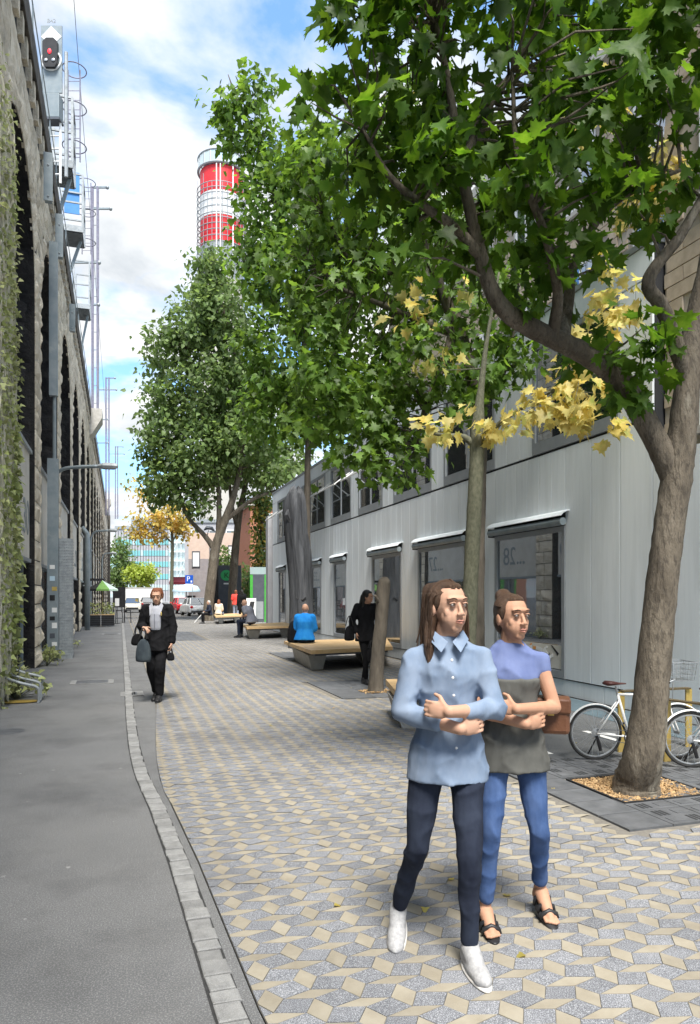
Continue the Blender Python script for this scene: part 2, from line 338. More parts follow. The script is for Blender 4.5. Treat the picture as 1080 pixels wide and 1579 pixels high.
# ------------------------------------------------------------------ ground, lane, kerb, paving
g = MB(); g.quad((-600, -60, -.03), (600, -60, -.03), (600, 1500, -.03), (-600, 1500, -.03)); struct(g.build('ground', M['ground']))
KERB = [(.50, -1), (.40, 2.0), (.335, 2.75), (.27, 4.4), (.20, 5.6), (.155, 6.1), (.12, 6.6), (.093, 7.2), (.075, 8), (.062, 9.5), (.06, 140)]   # left edge of the kerb row
def kx(y):
    for (x0, y0), (x1, y1) in zip(KERB, KERB[1:]):
        if y <= y1: return x0 + (x1 - x0) * (y - y0) / (y1 - y0)
    return KERB[-1][0]
g = MB()
for (x0, y0), (x1, y1) in zip(KERB, KERB[1:]): g.quad((-8, y0, 0), (x0 + .004, y0, 0), (x1 + .004, y1, 0), (-8, y1, 0))
struct(g.build('footpath', M['asphalt']))
KW = .125; STRIP = .055
def strip_w(y): return .05 if y < 6 else min(.34, .05 + (y - 6) * .055)
g = MB()
ys = [-1, 0, 1, 2, 2.75, 3.5, 4.4, 5.6, 6.5, 7, 8, 10, 12, 20, 60, 140]
for a, b in zip(ys, ys[1:]): g.quad((kx(a) + .02, a, -.008), (kx(a) + KW + strip_w(a), a, -.008), (kx(b) + KW + strip_w(b), b, -.008), (kx(b) + .02, b, -.008))
struct(g.build('gutter_strip', M['asphalt']))
kerb = MB()
for a, b in zip(ys, ys[1:]): kerb.quad((kx(a), a, .003), (kx(a) + KW, a, .003), (kx(b) + KW, b, .003), (kx(b), b, .003))
kerb = struct(kerb.build('kerb', M['kerbbed']))
def kstone(mb, y0, y1):
    j = .010; w = KW - .006 + rnd.uniform(-.006, .006); h = .012 + rnd.uniform(-.003, .004)
    p = [(kx(y0) + j + rnd.uniform(-.005, .005), y0 + j), (kx(y0) + w + rnd.uniform(-.004, .004), y0 + j + rnd.uniform(-.003, .003)), (kx(y1) + w + rnd.uniform(-.004, .004), y1), (kx(y1) + j, y1 + rnd.uniform(-.003, .003))]
    c = [sum(q[i] for q in p) / 4 for i in (0, 1)]
    q = [(c[0] + (x - c[0]) * .90, c[1] + (y - c[1]) * .90) for x, y in p]
    mb.add([(x, y, -.01) for x, y in p] + [(x, y, h - .004) for x, y in p] + [(x, y, h) for x, y in q],
           [(0, 1, 5, 4), (1, 2, 6, 5), (2, 3, 7, 6), (3, 0, 4, 7), (4, 5, 9, 8), (5, 6, 10, 9), (6, 7, 11, 10), (7, 4, 8, 11), (8, 9, 10, 11)])
y = 2.0; n = 0; rest = MB()
while y < 75:
    d = rnd.uniform(.09, .15) if y < 6.5 else rnd.uniform(.14, .24)
    if y < 14:
        mb = MB(); kstone(mb, y, y + d); mb.build('kerb_stone', M['kerb'], kerb)
    else: kstone(rest, y, y + d)
    y += d
stuff(rest.build('far_kerb_stones', M['kerb'], kerb))

# plaza: a bed of sand with square, thin and grey pavers laid in the zigzag grid
XR = 6.78
def left_edge(y): return kx(y) + KW + strip_w(y) + .004
bed = MB(); yy = [-1, 0, 1, 2, 2.75, 3.5, 4.4, 5.6, 6.5, 7, 8, 10, 12, 20, 34, 34, 62]
for a, b in zip(yy, yy[1:]):
    xr = XR if b <= 34 else 9.5
    bed.quad((left_edge(a), a, -.004), (xr, a, -.004), (xr, b, -.004), (left_edge(b), b, -.004))
plaza = struct(bed.build('plaza_paving', M['joint_sand']))
GRATES = [(3.3, 5.15, 4.04, 6.05), (3.3, 4.9, 10.6, 12.9), (1.6, 3.0, 26.5, 33.0), (4.0, 5.6, 17.2, 20.0)]
PIT = (3.70, 4.52, 4.58, 5.30)
LANE = (4.05, 6.78, 6.05, 11.2)
def blocked(x, y):
    for x0, x1, y0, y1 in GRATES:
        if x0 < x < x1 and y0 < y < y1: return True
    if LANE[0] < x < LANE[1] and LANE[2] < y < LANE[3]: return True
    if x > 5.15 and y < 6.06 and y > 3: return True
    return False
a_, b_, c_, d_ = Vector((.054, -.085)), Vector((.054, .085)), Vector((.120, -.034)), Vector((.120, .034))
T1, T2 = a_ + c_, b_ + d_
O = Vector((.68, 2.42))
tiles = []
for i in range(-330, 330):
    for j in range(-330, 330):
        p = O + T1 * i + T2 * j
        if p.y < 1.6 or p.y > 60 or p.x < -.2 or p.x > 9.4: continue
        for kind, o, u, w in (('beige', p, a_, b_), ('beige', p + a_ + b_, c_, d_), ('granite', p + a_, c_, b_), ('granite', p + b_, a_, d_)):
            tiles.append((kind, o, u, w))
jj = {}
def jitter(p):
    k = (round(p.x, 3), round(p.y, 3))
    if k not in jj: jj[k] = (rnd.uniform(-.003, .003), rnd.uniform(-.003, .003))
    return Vector((p.x + jj[k][0], p.y + jj[k][1]))
near, far = [], {'beige': MB(), 'granite': MB()}
for kind, o, u, w in tiles:
    c = o + (u + w) / 2
    lim = 6.75 if c.y < 33.9 else 9.3
    P = [jitter(q) for q in (o, o + u, o + u + w, o + w)]
    if all(q.x < left_edge(q.y) for q in P) or any(q.x > lim or blocked(q.x, q.y) for q in P) or blocked(c.x, c.y): continue
    if any(q.x < left_edge(q.y) for q in P):
        Q = []
        for i in range(4):
            p, q = P[i], P[(i + 1) % 4]; fp, fq = p.x - left_edge(p.y), q.x - left_edge(q.y)
            if fp >= 0: Q.append(p)
            if fp * fq < 0: Q.append(p.lerp(q, fp / (fp - fq)))
        if len(Q) < 3 or abs(sum(Q[i].x * Q[(i + 1) % len(Q)].y - Q[(i + 1) % len(Q)].x * Q[i].y for i in range(len(Q)))) < .0012: continue
        P = Q; c = sum(P, Vector((0, 0))) / len(P)
    px, py = pix(c.x, c.y, 0)
    if not (-400 < px < 1900 and py < 2600): continue
    near.append((py if -10 < px < 1090 and py < 1590 else -py, kind, c, P))
near.sort(key=lambda t: -t[0])
GAPW = .0026
def paver(mb, c, P, near):
    Q = []
    K = len(P)
    for k in range(K):
        p = P[k]; e1 = (P[(k + 1) % K] - p).normalized(); e2 = (P[(k - 1) % K] - p).normalized()
        s = max(.25, abs(e1.cross(e2))); Q.append(p + (e1 + e2) * (GAPW / s * .5))
    z = .004 + rnd.uniform(-.0015, .0015)
    if near:
        mb.add([(q.x - c.x, q.y - c.y, -.012) for q in Q] + [(q.x - c.x, q.y - c.y, z) for q in Q], [(i, (i + 1) % K, K + (i + 1) % K, K + i) for i in range(K)] + [tuple(range(K, 2 * K))])
    else: mb.add([(q.x, q.y, z) for q in Q], [tuple(range(K))])
for k, (py, kind, c, P) in enumerate(near):
    if k < 300:
        mb = MB(); paver(mb, c, P, True); o = mb.build('paver', M[kind], plaza); o.location = (c.x, c.y, 0)
    else: paver(far[kind], c, P, False)
for kind in far: stuff(far[kind].build('pavers_' + ('beige' if kind == 'beige' else 'grey'), M[kind], plaza))
g = MB(); g.quad((LANE[0], LANE[2], .004), (XR, LANE[2], .004), (XR, LANE[3], .004), (LANE[0], LANE[3], .004)); g.quad((5.15, 3, .004), (XR, 3, .004), (XR, LANE[2], .004), (5.15, LANE[2], .004))
struct(g.build('cycle_lane', M['asphalt_new']))
g = MB(); g.quad((6.0, 4, .008), (6.74, 4, .008), (6.74, 11, .008), (6.0, 11, .008)); struct(g.build('lane_paint', M['bluelane']))
g = MB(); g.quad((4.10, 6.25, .008), (4.18, 6.25, .008), (4.20, 7.4, .008), (4.12, 7.4, .008)); g.quad((5.2, 6.2, .008), (5.28, 6.2, .008), (5.28, 7.2, .008), (5.2, 7.2, .008)); struct(g.build('lane_marking', M['linewhite']))
# drain in the footpath, little inlet in the kerb, patched spots
def drain(x0, x1, y0, y1, label, bars=6):
    t = thing('drain_grate', label, 'drain', ((x0 + x1) / 2, (y0 + y1) / 2, 0), group='drain grates in the asphalt')
    mb = MB(); w = .05
    mb.b2(x0, x1, y0, y0 + w, .001, .012); mb.b2(x0, x1, y1 - w, y1, .001, .012); mb.b2(x0, x0 + w * 2, y0 + w, y1 - w, .001, .012); mb.b2(x1 - w * 2, x1, y0 + w, y1 - w, .001, .012); mb.build('frame', M['kerb'], t, True)
    MB().b2(x0 + .1, x1 - .1, y0 + w, y1 - w, .001, .005).build('shaft', M['dark'], t, True)
    for k in range(bars):
        xx = x0 + .1 + (x1 - x0 - .2) * (k + .5) / bars
        MB().b2(xx - .03, xx + .03, y0 + w, y1 - w, .006, .010).build('grate_bar', M['grate'], t, True)
drain(-.88, -.12, 13.85, 14.5, 'rectangular drain grate in the asphalt footpath, nearer of the two', 9)
drain(-.75, .0, 31.6, 32.4, 'smaller looking drain grate farther along the footpath before the parasol', 6)
drain(-.0, .36, 12.0, 12.5, 'small square gully inlet set into the row of kerb stones', 4)
sp = MB()
for k in range(46):                                      # trodden gum and paint spots
    x, y, r_ = rnd.uniform(-1.6, .05), 2.3 + 10 * rnd.random() ** 1.7, rnd.uniform(.006, .018); n = 9
    x = min(x, kx(y) - .05); sp.add([(x + r_ * rnd.uniform(.7, 1.2) * math.cos(2 * PI * q / n), y + r_ * rnd.uniform(.7, 1.2) * math.sin(2 * PI * q / n), .0012) for q in range(n)], [tuple(range(n))])
stuff(sp.build('gum_spots', M['kerb']))
g = MB(); g.ell((-1.28, 9.3, .002), (.2, .2, .004), 24, 4); o = g.build('manhole_cover', M['grate']); tag(o, 'round manhole cover at the left edge of the footpath', 'manhole cover')

# near tree grate with slots, pit edge and mulch
def slab(mb, x0, x1, y0, y1, z, slots):
    mb.b2(x0, x1, y0, y1, -.004, z)
def tree_grate(x0, x1, y0, y1, pit, label, sz=.42):
    t = thing('tree_grate', label, 'tree grate', ((x0 + x1) / 2, (y0 + y1) / 2, 0), group='iron tree grates in the paving')
    nx = max(1, round((x1 - x0) / sz)); ny = max(1, round((y1 - y0) / sz)); dx = (x1 - x0) / nx; dy = (y1 - y0) / ny
    for i in range(nx):
        for j in range(ny):
            a, b, c, d = x0 + i * dx, x0 + (i + 1) * dx, y0 + j * dy, y0 + (j + 1) * dy
            if pit and a + .01 > pit[0] - dx * .5 and b - .01 < pit[1] + dx * .5 and c + .01 > pit[2] - dy * .5 and d - .01 < pit[3] + dy * .5 and pit[0] < (a + b) / 2 < pit[1] and pit[2] < (c + d) / 2 < pit[3]: continue
            pl = MB().b2(a + .004, b - .004, c + .004, d - .004, -.004, .012).build('grate_plate', M['grate'], t, True)
            sl = MB(); plain = (i == 0)
            if not plain:
                for gx in range(2):
                    for gy in range(2):
                        cx, cy = a + dx * (.28 + .46 * gx), c + dy * (.28 + .46 * gy)
                        if (gx + gy + i + j) % 2: 
                            sl.b2(cx - .055, cx + .055, cy - .045, cy + .045, .0118, .0155) if y1 < 8 else None
                            continue
                        for s in (-1, 0, 1):
                            if y1 < 8: MB().b2(cx + s * .035 - .010, cx + s * .035 + .010, cy - .055, cy + .055, .010, .0135).build('slot', M['dark'], pl, True)
                            else: sl.b2(cx + s * .035 - .010, cx + s * .035 + .010, cy - .055, cy + .055, .010, .0135)
                stuff(sl.build('raised_pads' if y1 < 8 else 'slots', M['grate'] if y1 < 8 else M['dark'], pl, True))
    return t
t = tree_grate(3.3, 5.15, 4.04, 6.05, PIT, 'slotted iron grate around the mulch pit of the near leaning tree', .35)
mb = MB()
for (a, b, c, d) in ((PIT[0] - .02, PIT[1] + .02, PIT[2] - .02, PIT[2]), (PIT[0] - .02, PIT[1] + .02, PIT[3], PIT[3] + .02), (PIT[0] - .02, PIT[0], PIT[2], PIT[3]), (PIT[1], PIT[1] + .02, PIT[2], PIT[3])): mb.b2(a, b, c, d, -.10, .02)
mb.build('pit_edge', M['black'], t, True)
mul = MB()
MB().b2(PIT[0], PIT[1], PIT[2], PIT[3], -.08, -.012).build('soil', M['bark'], t, True)
for k in range(4200):
    x, y = rnd.uniform(PIT[0], PIT[1]), rnd.uniform(PIT[2], PIT[3]); z = -.008 + rnd.uniform(0, .024); m = Euler((rnd.uniform(-.5, .5), rnd.uniform(-.5, .5), rnd.uniform(0, 6.3))).to_matrix()
    mul.box((x, y, z), (rnd.uniform(.014, .036), rnd.uniform(.007, .013), .006), m=m)
o = stuff(mul.build('mulch', M['mulch']))
tree_grate(3.3, 4.9, 10.6, 12.9, None, 'iron tree grate around the cut trunk in mid plaza', .55)
tree_grate(4.0, 5.6, 17.2, 20.0, None, 'iron tree grate under the second bench and blue jacket man', .7)
tree_grate(1.6, 3.0, 26.5, 33.0, None, 'long iron tree grate in the paving right of the walking woman', .7)

# ------------------------------------------------------------------ office building on the right (facade at x = 6.8)
FX = 6.8
ob = thing('office_building', 'long pale grey panelled office building with shop windows on the right', 'building', (FX, 18, 0))
def P_(x0, x1, y0, y1, z0, z1, name, m, par=None, bevel=0): return MB().b2(x0, x1, y0, y1, z0, z1).build(name, m, par or ob, True, bevel=bevel)
P_(FX + .04, 13.5, -3, 7.86, -.02, 3.5, 'wall', M['dark']); P_(FX + .04, 13.0, 7.87, 33, -.02, 6.38, 'wall', M['dark'])
P_(FX - .02, 13.2, 7.85, 33.05, 6.381, 6.46, 'roof', M['frame'])
LOW = [(9.85, 12.1), (13.3, 15.8), (16.85, 19.1), (21.5, 22.9), (24.45, 25.9), (27.5, 28.9), (30.2, 31.6)]
UP = [(8.55, 10.8), (12.1, 14.35), (15.0, 17.4), (18.2, 20.3), (21.0, 23.25), (23.95, 26.2), (26.95, 29.1), (29.7, 31.9)]
def panel(y0, y1, z0, z1, x=FX, name='facade_panel'):
    g_ = .009; P_(x, x + .035, y0 + g_, y1 - g_, z0 + g_, z1 - g_, name, M['panel'])
def fill(y0, y1, z0, z1, w):
    n = max(1, round((y1 - y0) / w))
    for k in range(n): panel(y0 + (y1 - y0) * k / n, y0 + (y1 - y0) * (k + 1) / n, z0, z1)
fill(-3, 7.87, .27, 3.5, .82); fill(7.87, 9.85, .27, 4.0, .66)
for k, (a, b) in enumerate(LOW):
    e = LOW[k + 1][0] if k + 1 < len(LOW) else 33
    fill(b, e, .27, 4.0, .62); fill(a, b, 2.98, 4.0, .36)
y = -3
while y < 33: 
    e = min(33, y + 1.7); panel(y, e, 0, .265, FX + .012, 'plinth_panel'); y = e
ends = [(7.87, 8.55)] + [(UP[k][1], UP[k + 1][0]) for k in range(len(UP) - 1)] + [(31.9, 33)]
for a, b in ends: fill(a, b, 4.03, 5.92, .4)
fill(7.87, 33, 5.925, 6.38, .9)
def window(y0, y1, z0, z1, mull, low):
    fr = MB(); t_ = .085; x0, x1 = FX - .012, FX + .06
    fr.b2(x0, x1, y0, y0 + t_, z0, z1); fr.b2(x0, x1, y1 - t_, y1, z0, z1); fr.b2(x0, x1, y0 + t_, y1 - t_, z0, z0 + (.2 if not low else .12)); fr.b2(x0, x1, y0 + t_, y1 - t_, z1 - t_, z1)
    w = fr.build('window', M['frame'], ob, True)
    n = 2 if mull else 1; zb = z0 + (.2 if not low else .12)
    for k in range(n):
        a, b = y0 + t_ + (y1 - y0 - 2 * t_) * k / n + .002, y0 + t_ + (y1 - y0 - 2 * t_) * (k + 1) / n - .002
        MB().b2(FX + .020, FX + .036, a, b, zb, z1 - t_).build('pane', M['pane'], w, True)
    if mull: MB().b2(FX + .004, FX + .055, (y0 + y1) / 2 - .035, (y0 + y1) / 2 + .035, zb, z1 - t_).build('mullion', M['frame'], w, True)
    return w
shop = []
for k, (a, b) in enumerate(LOW):
    w = window(a, b, .275, 2.74, False, True); shop.append(w)
    bx = MB(); bx.tube([(FX - .10, a - .09, 2.80), (FX - .10, b + .02, 2.80)], .062, 14); box = bx.build('awning_box', M['blueg'], ob, True, smooth=False)
    fl = MB(); pr = [(FX + .0, 2.99), (FX - .05, 2.985), (FX - .12, 2.95), (FX - .17, 2.89), (FX - .16, 2.885), (FX - .11, 2.935), (FX - .05, 2.965), (FX, 2.97)]
    fl.side(pr, a - .12, b + .04); fl.build('flashing', M['panel'], box, True)
    MB().b2(FX - .13, FX - .0, b + .022, b + .04, 2.72, 2.88).build('bracket', M['dark'], box, True)
    MB().b2(FX - .015, FX + .0, a, b, 2.742, 2.96).build('shadow_gap', M['dark'], box, True)
for k, (a, b) in enumerate(UP):
    window(a, b, 4.035, 5.92, True, False)
    if k >= 3:
        ar = MB(); z = 5.0
        for yy_ in (a + .1, b - .1): ar.tube([(FX - .02, yy_, 5.45), (FX - .55, yy_, 5.05)], .018, 6)
        ar.tube([(FX - .55, a - .05, 5.05), (FX - .55, b + .05, 5.05)], .022, 6); ar.build('awning_arm', M['white'], ob, True)
# printed picture in the foot of the first shop window: papers, boxes, a yellow lamp
poster = MB().b2(FX + .006, FX + .016, 9.95, 12.0, .42, .80).build('poster', M['cream'], shop[0], True)
pm = [M['white'], M['slate'], M['orange'], M['ltblue'], M['tealp'], M['black'], M['white'], M['white'], M['parasol_mint'], M['white'], M['gold']]
for k in range(34):
    y, z = rnd.uniform(10.1, 11.85), rnd.uniform(.48, .74); s = rnd.uniform(.12, .3); m = Matrix.Rotation(rnd.uniform(-.9, .9), 3, 'X')
    o = MB().box((FX + .0045 - k * .0003, y, z), (.002, s, s * rnd.uniform(.3, .6) * .6), m=m)
    o.v = [(p[0], min(max(p[1], 9.96), 11.99), min(max(p[2], .43), .795)) for p in o.v]
    o.build('poster_patch', rnd.choice(pm), shop[0], True)
# end wall pillar and its trim
MB().b2(FX - .2, FX + .1, 33.1, 33.6, 0, 5.4).build('end_pillar', M['greywall'], ob, True)

# tan brick building rising behind, with a wing next to the end of the grey facade
BX = 9.6
bb = thing('brick_building', 'tan brick building with white windows rising behind the grey facade', 'building', (BX, 12, 0))
def Bp(x0, x1, y0, y1, z0, z1, name, m, par=None): return MB().b2(x0, x1, y0, y1, z0, z1).build(name, m, par or bb, True)
br = MB(); nb = 0
for (bx, ya, yb, zs, winy) in ((6.98, -6.0, 7.84, 3.52, (-4.4, -2.0, .4, 2.8, 4.6, 6.2)), (BX, 7.9, 25.0, 3.5, (8.4, 10.6, 12.8, 15.0, 17.2, 19.6, 22))):
    Bp(bx, bx + 9, ya, yb, 3.505, 12.5, 'wall', M['joint'])
    WINS = [(y0, y0 + 1.0, z0, z0 + 1.6) for y0 in winy for z0 in ((3.75, 6.6, 9.5) if bx < 8 else (4.5, 7.3, 10.1))]
    z = zs; row = 0
    while z < 12.4:
        y = ya - (row % 2) * .3
        while y < yb:
            a, b = max(y, ya), min(y + .6, yb)
            if b - a > .05 and not any(b > w[0] - .1 and a < w[1] + .1 and z + .2 > w[2] - .1 and z < w[3] + .1 for w in WINS):
                if bx < 8 and y > 4.5 and z < 8.5 and nb < 290: MB().b2(bx - .022, bx + .01, a + .008, b - .008, z + .008, z + .192).build('brick', M['brick'], bb, True); nb += 1
                else: br.b2(bx - .022 - rnd.uniform(0, .006), bx + .01, a + .008, b - .008, z + .008, z + .192)
            y += .6
        z += .2; row += 1
    for (a, b, c, d) in WINS:
        f = MB(); t_ = .08
        f.b2(bx - .05, bx + .02, a, a + t_, c, d); f.b2(bx - .05, bx + .02, b - t_, b, c, d); f.b2(bx - .05, bx + .02, a + t_, b - t_, c, c + t_); f.b2(bx - .05, bx + .02, a + t_, b - t_, d - t_, d); f.b2(bx - .045, bx + .02, (a + b) / 2 - .03, (a + b) / 2 + .03, c + t_, d - t_)
        w = f.build('window', M['white'], bb, True)
        MB().b2(bx - .028, bx - .0, a + t_, b - t_, c + t_, d - t_).build('pane', M['pane'], w, True)
        MB().b2(bx - .09, bx - .023, a - .08, b + .08, c - .1, c - .002).build('sill', M['concrete'], w, True)
    Bp(bx - .3, bx + 9.2, ya - .1, yb + .02, 12.502, 12.9, 'cornice', M['concrete'])
stuff(br.build('brickwork', M['brick'], bb, True))
for (y0, y1, z0, z1, m) in ((14.6, 15.2, 6.3, 7.2, 'red'), (13.6, 14.58, 6.3, 7.2, 'lav'), (15.9, 17.1, 5.6, 6.9, 'orange'), (18.3, 18.9, 5.9, 7.0, 'tealp'), (19.0, 19.5, 6.2, 7.0, 'bluep'), (21.1, 21.5, 5.5, 6.4, 'red'), (17.3, 18.1, 6.5, 7.2, 'orange')):
    Bp(BX - .2, BX - .1, y0, y1, z0 + .35, z1 + .35, 'balcony_panel', M[m])
# ------------------------------------------------------------------ stone railway viaduct on the left (face at x = -1.8)
VX = -1.8; AC = [9.0 + 5.9 * k for k in range(-1, 18)]; AR = 2.4; SP = 8.2; VEND = 112
vi = thing('viaduct', 'long stone railway viaduct with soot and shade darkened arches and cream shop signs on the left', 'viaduct', (VX, 40, 0))
def in_arch(y, z, extra=0):
    for c in AC:
        if abs(y - c) < AR + extra:
            if z < SP: return True
            if (y - c) ** 2 + (z - SP) ** 2 < (AR + extra) ** 2: return True
    return False
def boss(mb, o, eu, ev, en, w, h, d, g=.012, res=2):
    """a rough faced block: origin corner o, width along eu, height along ev, bulging along en"""
    k = res + 2; vs, fs = [], []
    for i in range(k):
        for j in range(k):
            edge = i in (0, k - 1) or j in (0, k - 1)
            u = g + (w - 2 * g) * i / (k - 1); v = g + (h - 2 * g) * j / (k - 1)
            if not edge: u += rnd.uniform(-.2, .2) * w / k; v += rnd.uniform(-.2, .2) * h / k
            n = rnd.uniform(-.01, .006) if edge else d * rnd.uniform(.45, 1.15)
            vs.append(o + eu * u + ev * v + en * n)
    for i in range(k - 1):
        for j in range(k - 1): fs.append((i * k + j, (i + 1) * k + j, (i + 1) * k + j + 1, i * k + j + 1))
    # returns into the wall
    b = len(vs); per = [i * k for i in range(k)] + [(k - 1) * k + j for j in range(1, k)] + [i * k + k - 1 for i in range(k - 2, -1, -1)] + [j for j in range(k - 2, 0, -1)]
    for q in per: vs.append(vs[q] - en * .06)
    m = len(per)
    for q in range(m): fs.append((per[q], b + q, b + (q + 1) % m, per[(q + 1) % m]))
    mb.add(vs, fs)
X_, Y_, Z_ = Vector((1, 0, 0)), Vector((0, 1, 0)), Vector((0, 0, 1))
# core behind the stones, with the arch holes
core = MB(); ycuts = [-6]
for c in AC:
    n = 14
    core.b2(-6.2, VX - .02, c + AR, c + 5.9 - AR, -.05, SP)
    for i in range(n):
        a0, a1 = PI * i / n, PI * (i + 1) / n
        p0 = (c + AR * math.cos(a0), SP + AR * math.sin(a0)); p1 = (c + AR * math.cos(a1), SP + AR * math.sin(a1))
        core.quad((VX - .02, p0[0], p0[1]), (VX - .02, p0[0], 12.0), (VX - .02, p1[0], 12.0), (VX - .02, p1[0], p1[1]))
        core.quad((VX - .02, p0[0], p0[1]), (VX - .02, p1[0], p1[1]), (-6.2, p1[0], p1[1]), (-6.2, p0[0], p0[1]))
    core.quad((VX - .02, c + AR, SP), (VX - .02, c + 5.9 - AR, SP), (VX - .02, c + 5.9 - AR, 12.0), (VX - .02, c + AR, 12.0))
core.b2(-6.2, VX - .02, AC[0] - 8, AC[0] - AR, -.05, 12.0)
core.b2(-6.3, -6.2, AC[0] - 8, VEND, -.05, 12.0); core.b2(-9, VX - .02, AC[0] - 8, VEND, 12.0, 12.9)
core.build('core', M['soot'], vi, True)  # core blackened too, painting in the shade of the recesses
stones = []
def put(kind, key, fn): stones.append((key, kind, fn))
z = 0.0; row = 0
while z < 11.95:
    h = rnd.uniform(.42, .56) if z < 2 else rnd.uniform(.36, .50)
    h = min(h, 12.0 - z)
    if h < .15: break
    y = 8 + rnd.uniform(0, .5)
    while y < VEND:
        w = rnd.uniform(.45, .95) * (1 if y < 60 else 1.6)
        # piers: trim the block to the pier edge
        a, b = y, y + w
        if z < SP:
            for c in AC:
                if a < c - AR < b: b = c - AR
                if a < c + AR < b and a >= c - AR: a = c + AR
            ok = b - a > .12 and not in_arch((a + b) / 2, z + h / 2, -.01)
        else: ok = not in_arch((a + b) / 2, z + h / 2, .30)
        if ok:
            d = (.10 if z < 1.6 else .045) * rnd.uniform(.5, 1.2)
            put('stone', -pix(VX, a, max(z, .1))[0], (Vector((VX, a, z)), Y_, Z_, X_, b - a, h, d))
        y = b if b > y + .05 else y + w
        if z < SP:
            for c in AC:
                if c - AR - .02 <= y < c + AR: y = c + AR
    z += h; row += 1
for ci, c in enumerate(AC):
    if c < 7: continue
    n = 15
    for i in range(n):                                   # ring of voussoirs
        a0, a1 = PI * i / n, PI * (i + 1) / n; am = (a0 + a1) / 2
        er = Vector((0, math.cos(am), math.sin(am))); et = Vector((0, -math.sin(am), math.cos(am)))
        put('stone', -pix(VX, c, 5)[0], (Vector((VX, c, SP)) + er * (AR - .02) - et * (AR * math.sin((a1 - a0) / 2)), er, et, X_, .44 + .12 * (i % 2), 2 * AR * math.sin((a1 - a0) / 2) * 1.05, .06))
    if c < 60:
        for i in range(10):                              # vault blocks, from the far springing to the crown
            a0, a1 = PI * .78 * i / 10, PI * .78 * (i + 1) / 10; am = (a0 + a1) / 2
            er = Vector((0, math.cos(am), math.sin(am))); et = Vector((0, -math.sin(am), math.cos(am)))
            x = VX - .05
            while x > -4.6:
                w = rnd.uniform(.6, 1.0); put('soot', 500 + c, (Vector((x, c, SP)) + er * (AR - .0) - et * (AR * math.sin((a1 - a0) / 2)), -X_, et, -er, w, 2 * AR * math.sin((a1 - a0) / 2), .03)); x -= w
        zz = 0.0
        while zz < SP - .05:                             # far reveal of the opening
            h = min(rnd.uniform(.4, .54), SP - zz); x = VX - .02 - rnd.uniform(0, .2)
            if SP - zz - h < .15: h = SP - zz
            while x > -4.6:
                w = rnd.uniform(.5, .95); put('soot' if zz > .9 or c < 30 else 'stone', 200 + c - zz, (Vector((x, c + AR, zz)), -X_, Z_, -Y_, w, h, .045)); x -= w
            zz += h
def block_key(s):
    (o, eu, ev, en, w, h, d) = s[2]; p = o + eu * (w / 2) + ev * (h / 2)
    zc = view_z(p.x, p.y); px, py = pix(p.x, p.y, p.z)
    if not (-30 < px < 1100 and -60 < py < 1600) or zc < 1: return 1e9
    n = Vector(en); to = (Vector((0, 0, EYE)) - p).normalized()
    return -(w * h * max(.02, n.dot(to)) / zc ** 2)
stones.sort(key=block_key)
rest = {'stone': MB(), 'soot': MB()}; ns = 0
for s in stones:
    k = block_key(s); (o, eu, ev, en, w, h, d) = s[2]
    if k > 1e8:
        boss(rest[s[1]], o, eu, ev, en, w, h, d, res=1); continue
    if ns < 300:
        mb = MB(); boss(mb, o, eu, ev, en, w, h, d); mb.build('stone', M[s[1]], vi, True); ns += 1
    else: boss(rest[s[1]], o, eu, ev, en, w, h, d, res=2 if o.y < 50 else 1)
stuff(rest['stone'].build('stonework', M['stone'], vi, True)); stuff(rest['soot'].build('soot_shade_stonework', M['soot'], vi, True))
# cornice: coping blocks on corbels
y = 8.0
while y < VEND:
    w = 1.25
    MB().b2(VX - .3, VX + .13, y + .006, y + w - .006, 12.42 + rnd.uniform(-.008, .008), 12.98).build('coping_stone', M['cornice'], vi, True, bevel=.02 if y < 40 else 0)
    for q in (.15, .78):
        MB().b2(VX - .1, VX + .085, y + q, y + q + .22, 11.98, 12.42).build('corbel', M['stone'], vi, True)
    y += w
for (yy_, s) in ((46.3, 1.0), (88, .9)):                 # mast brackets
    mb = MB(); mb.side([(VX - .2, 11.1), (VX + .2, 11.4), (VX + .75, 12.35), (VX + .75, 12.9), (VX - .2, 12.9)], yy_ - .9, yy_ + .9); mb.build('mast_bracket', M['concrete'], vi, True)
MB().b2(-4.6, -1.45, VEND - 1.5, VEND + 1.5, 0, 13.6).build('end_pier', M['cornice'], vi, True)
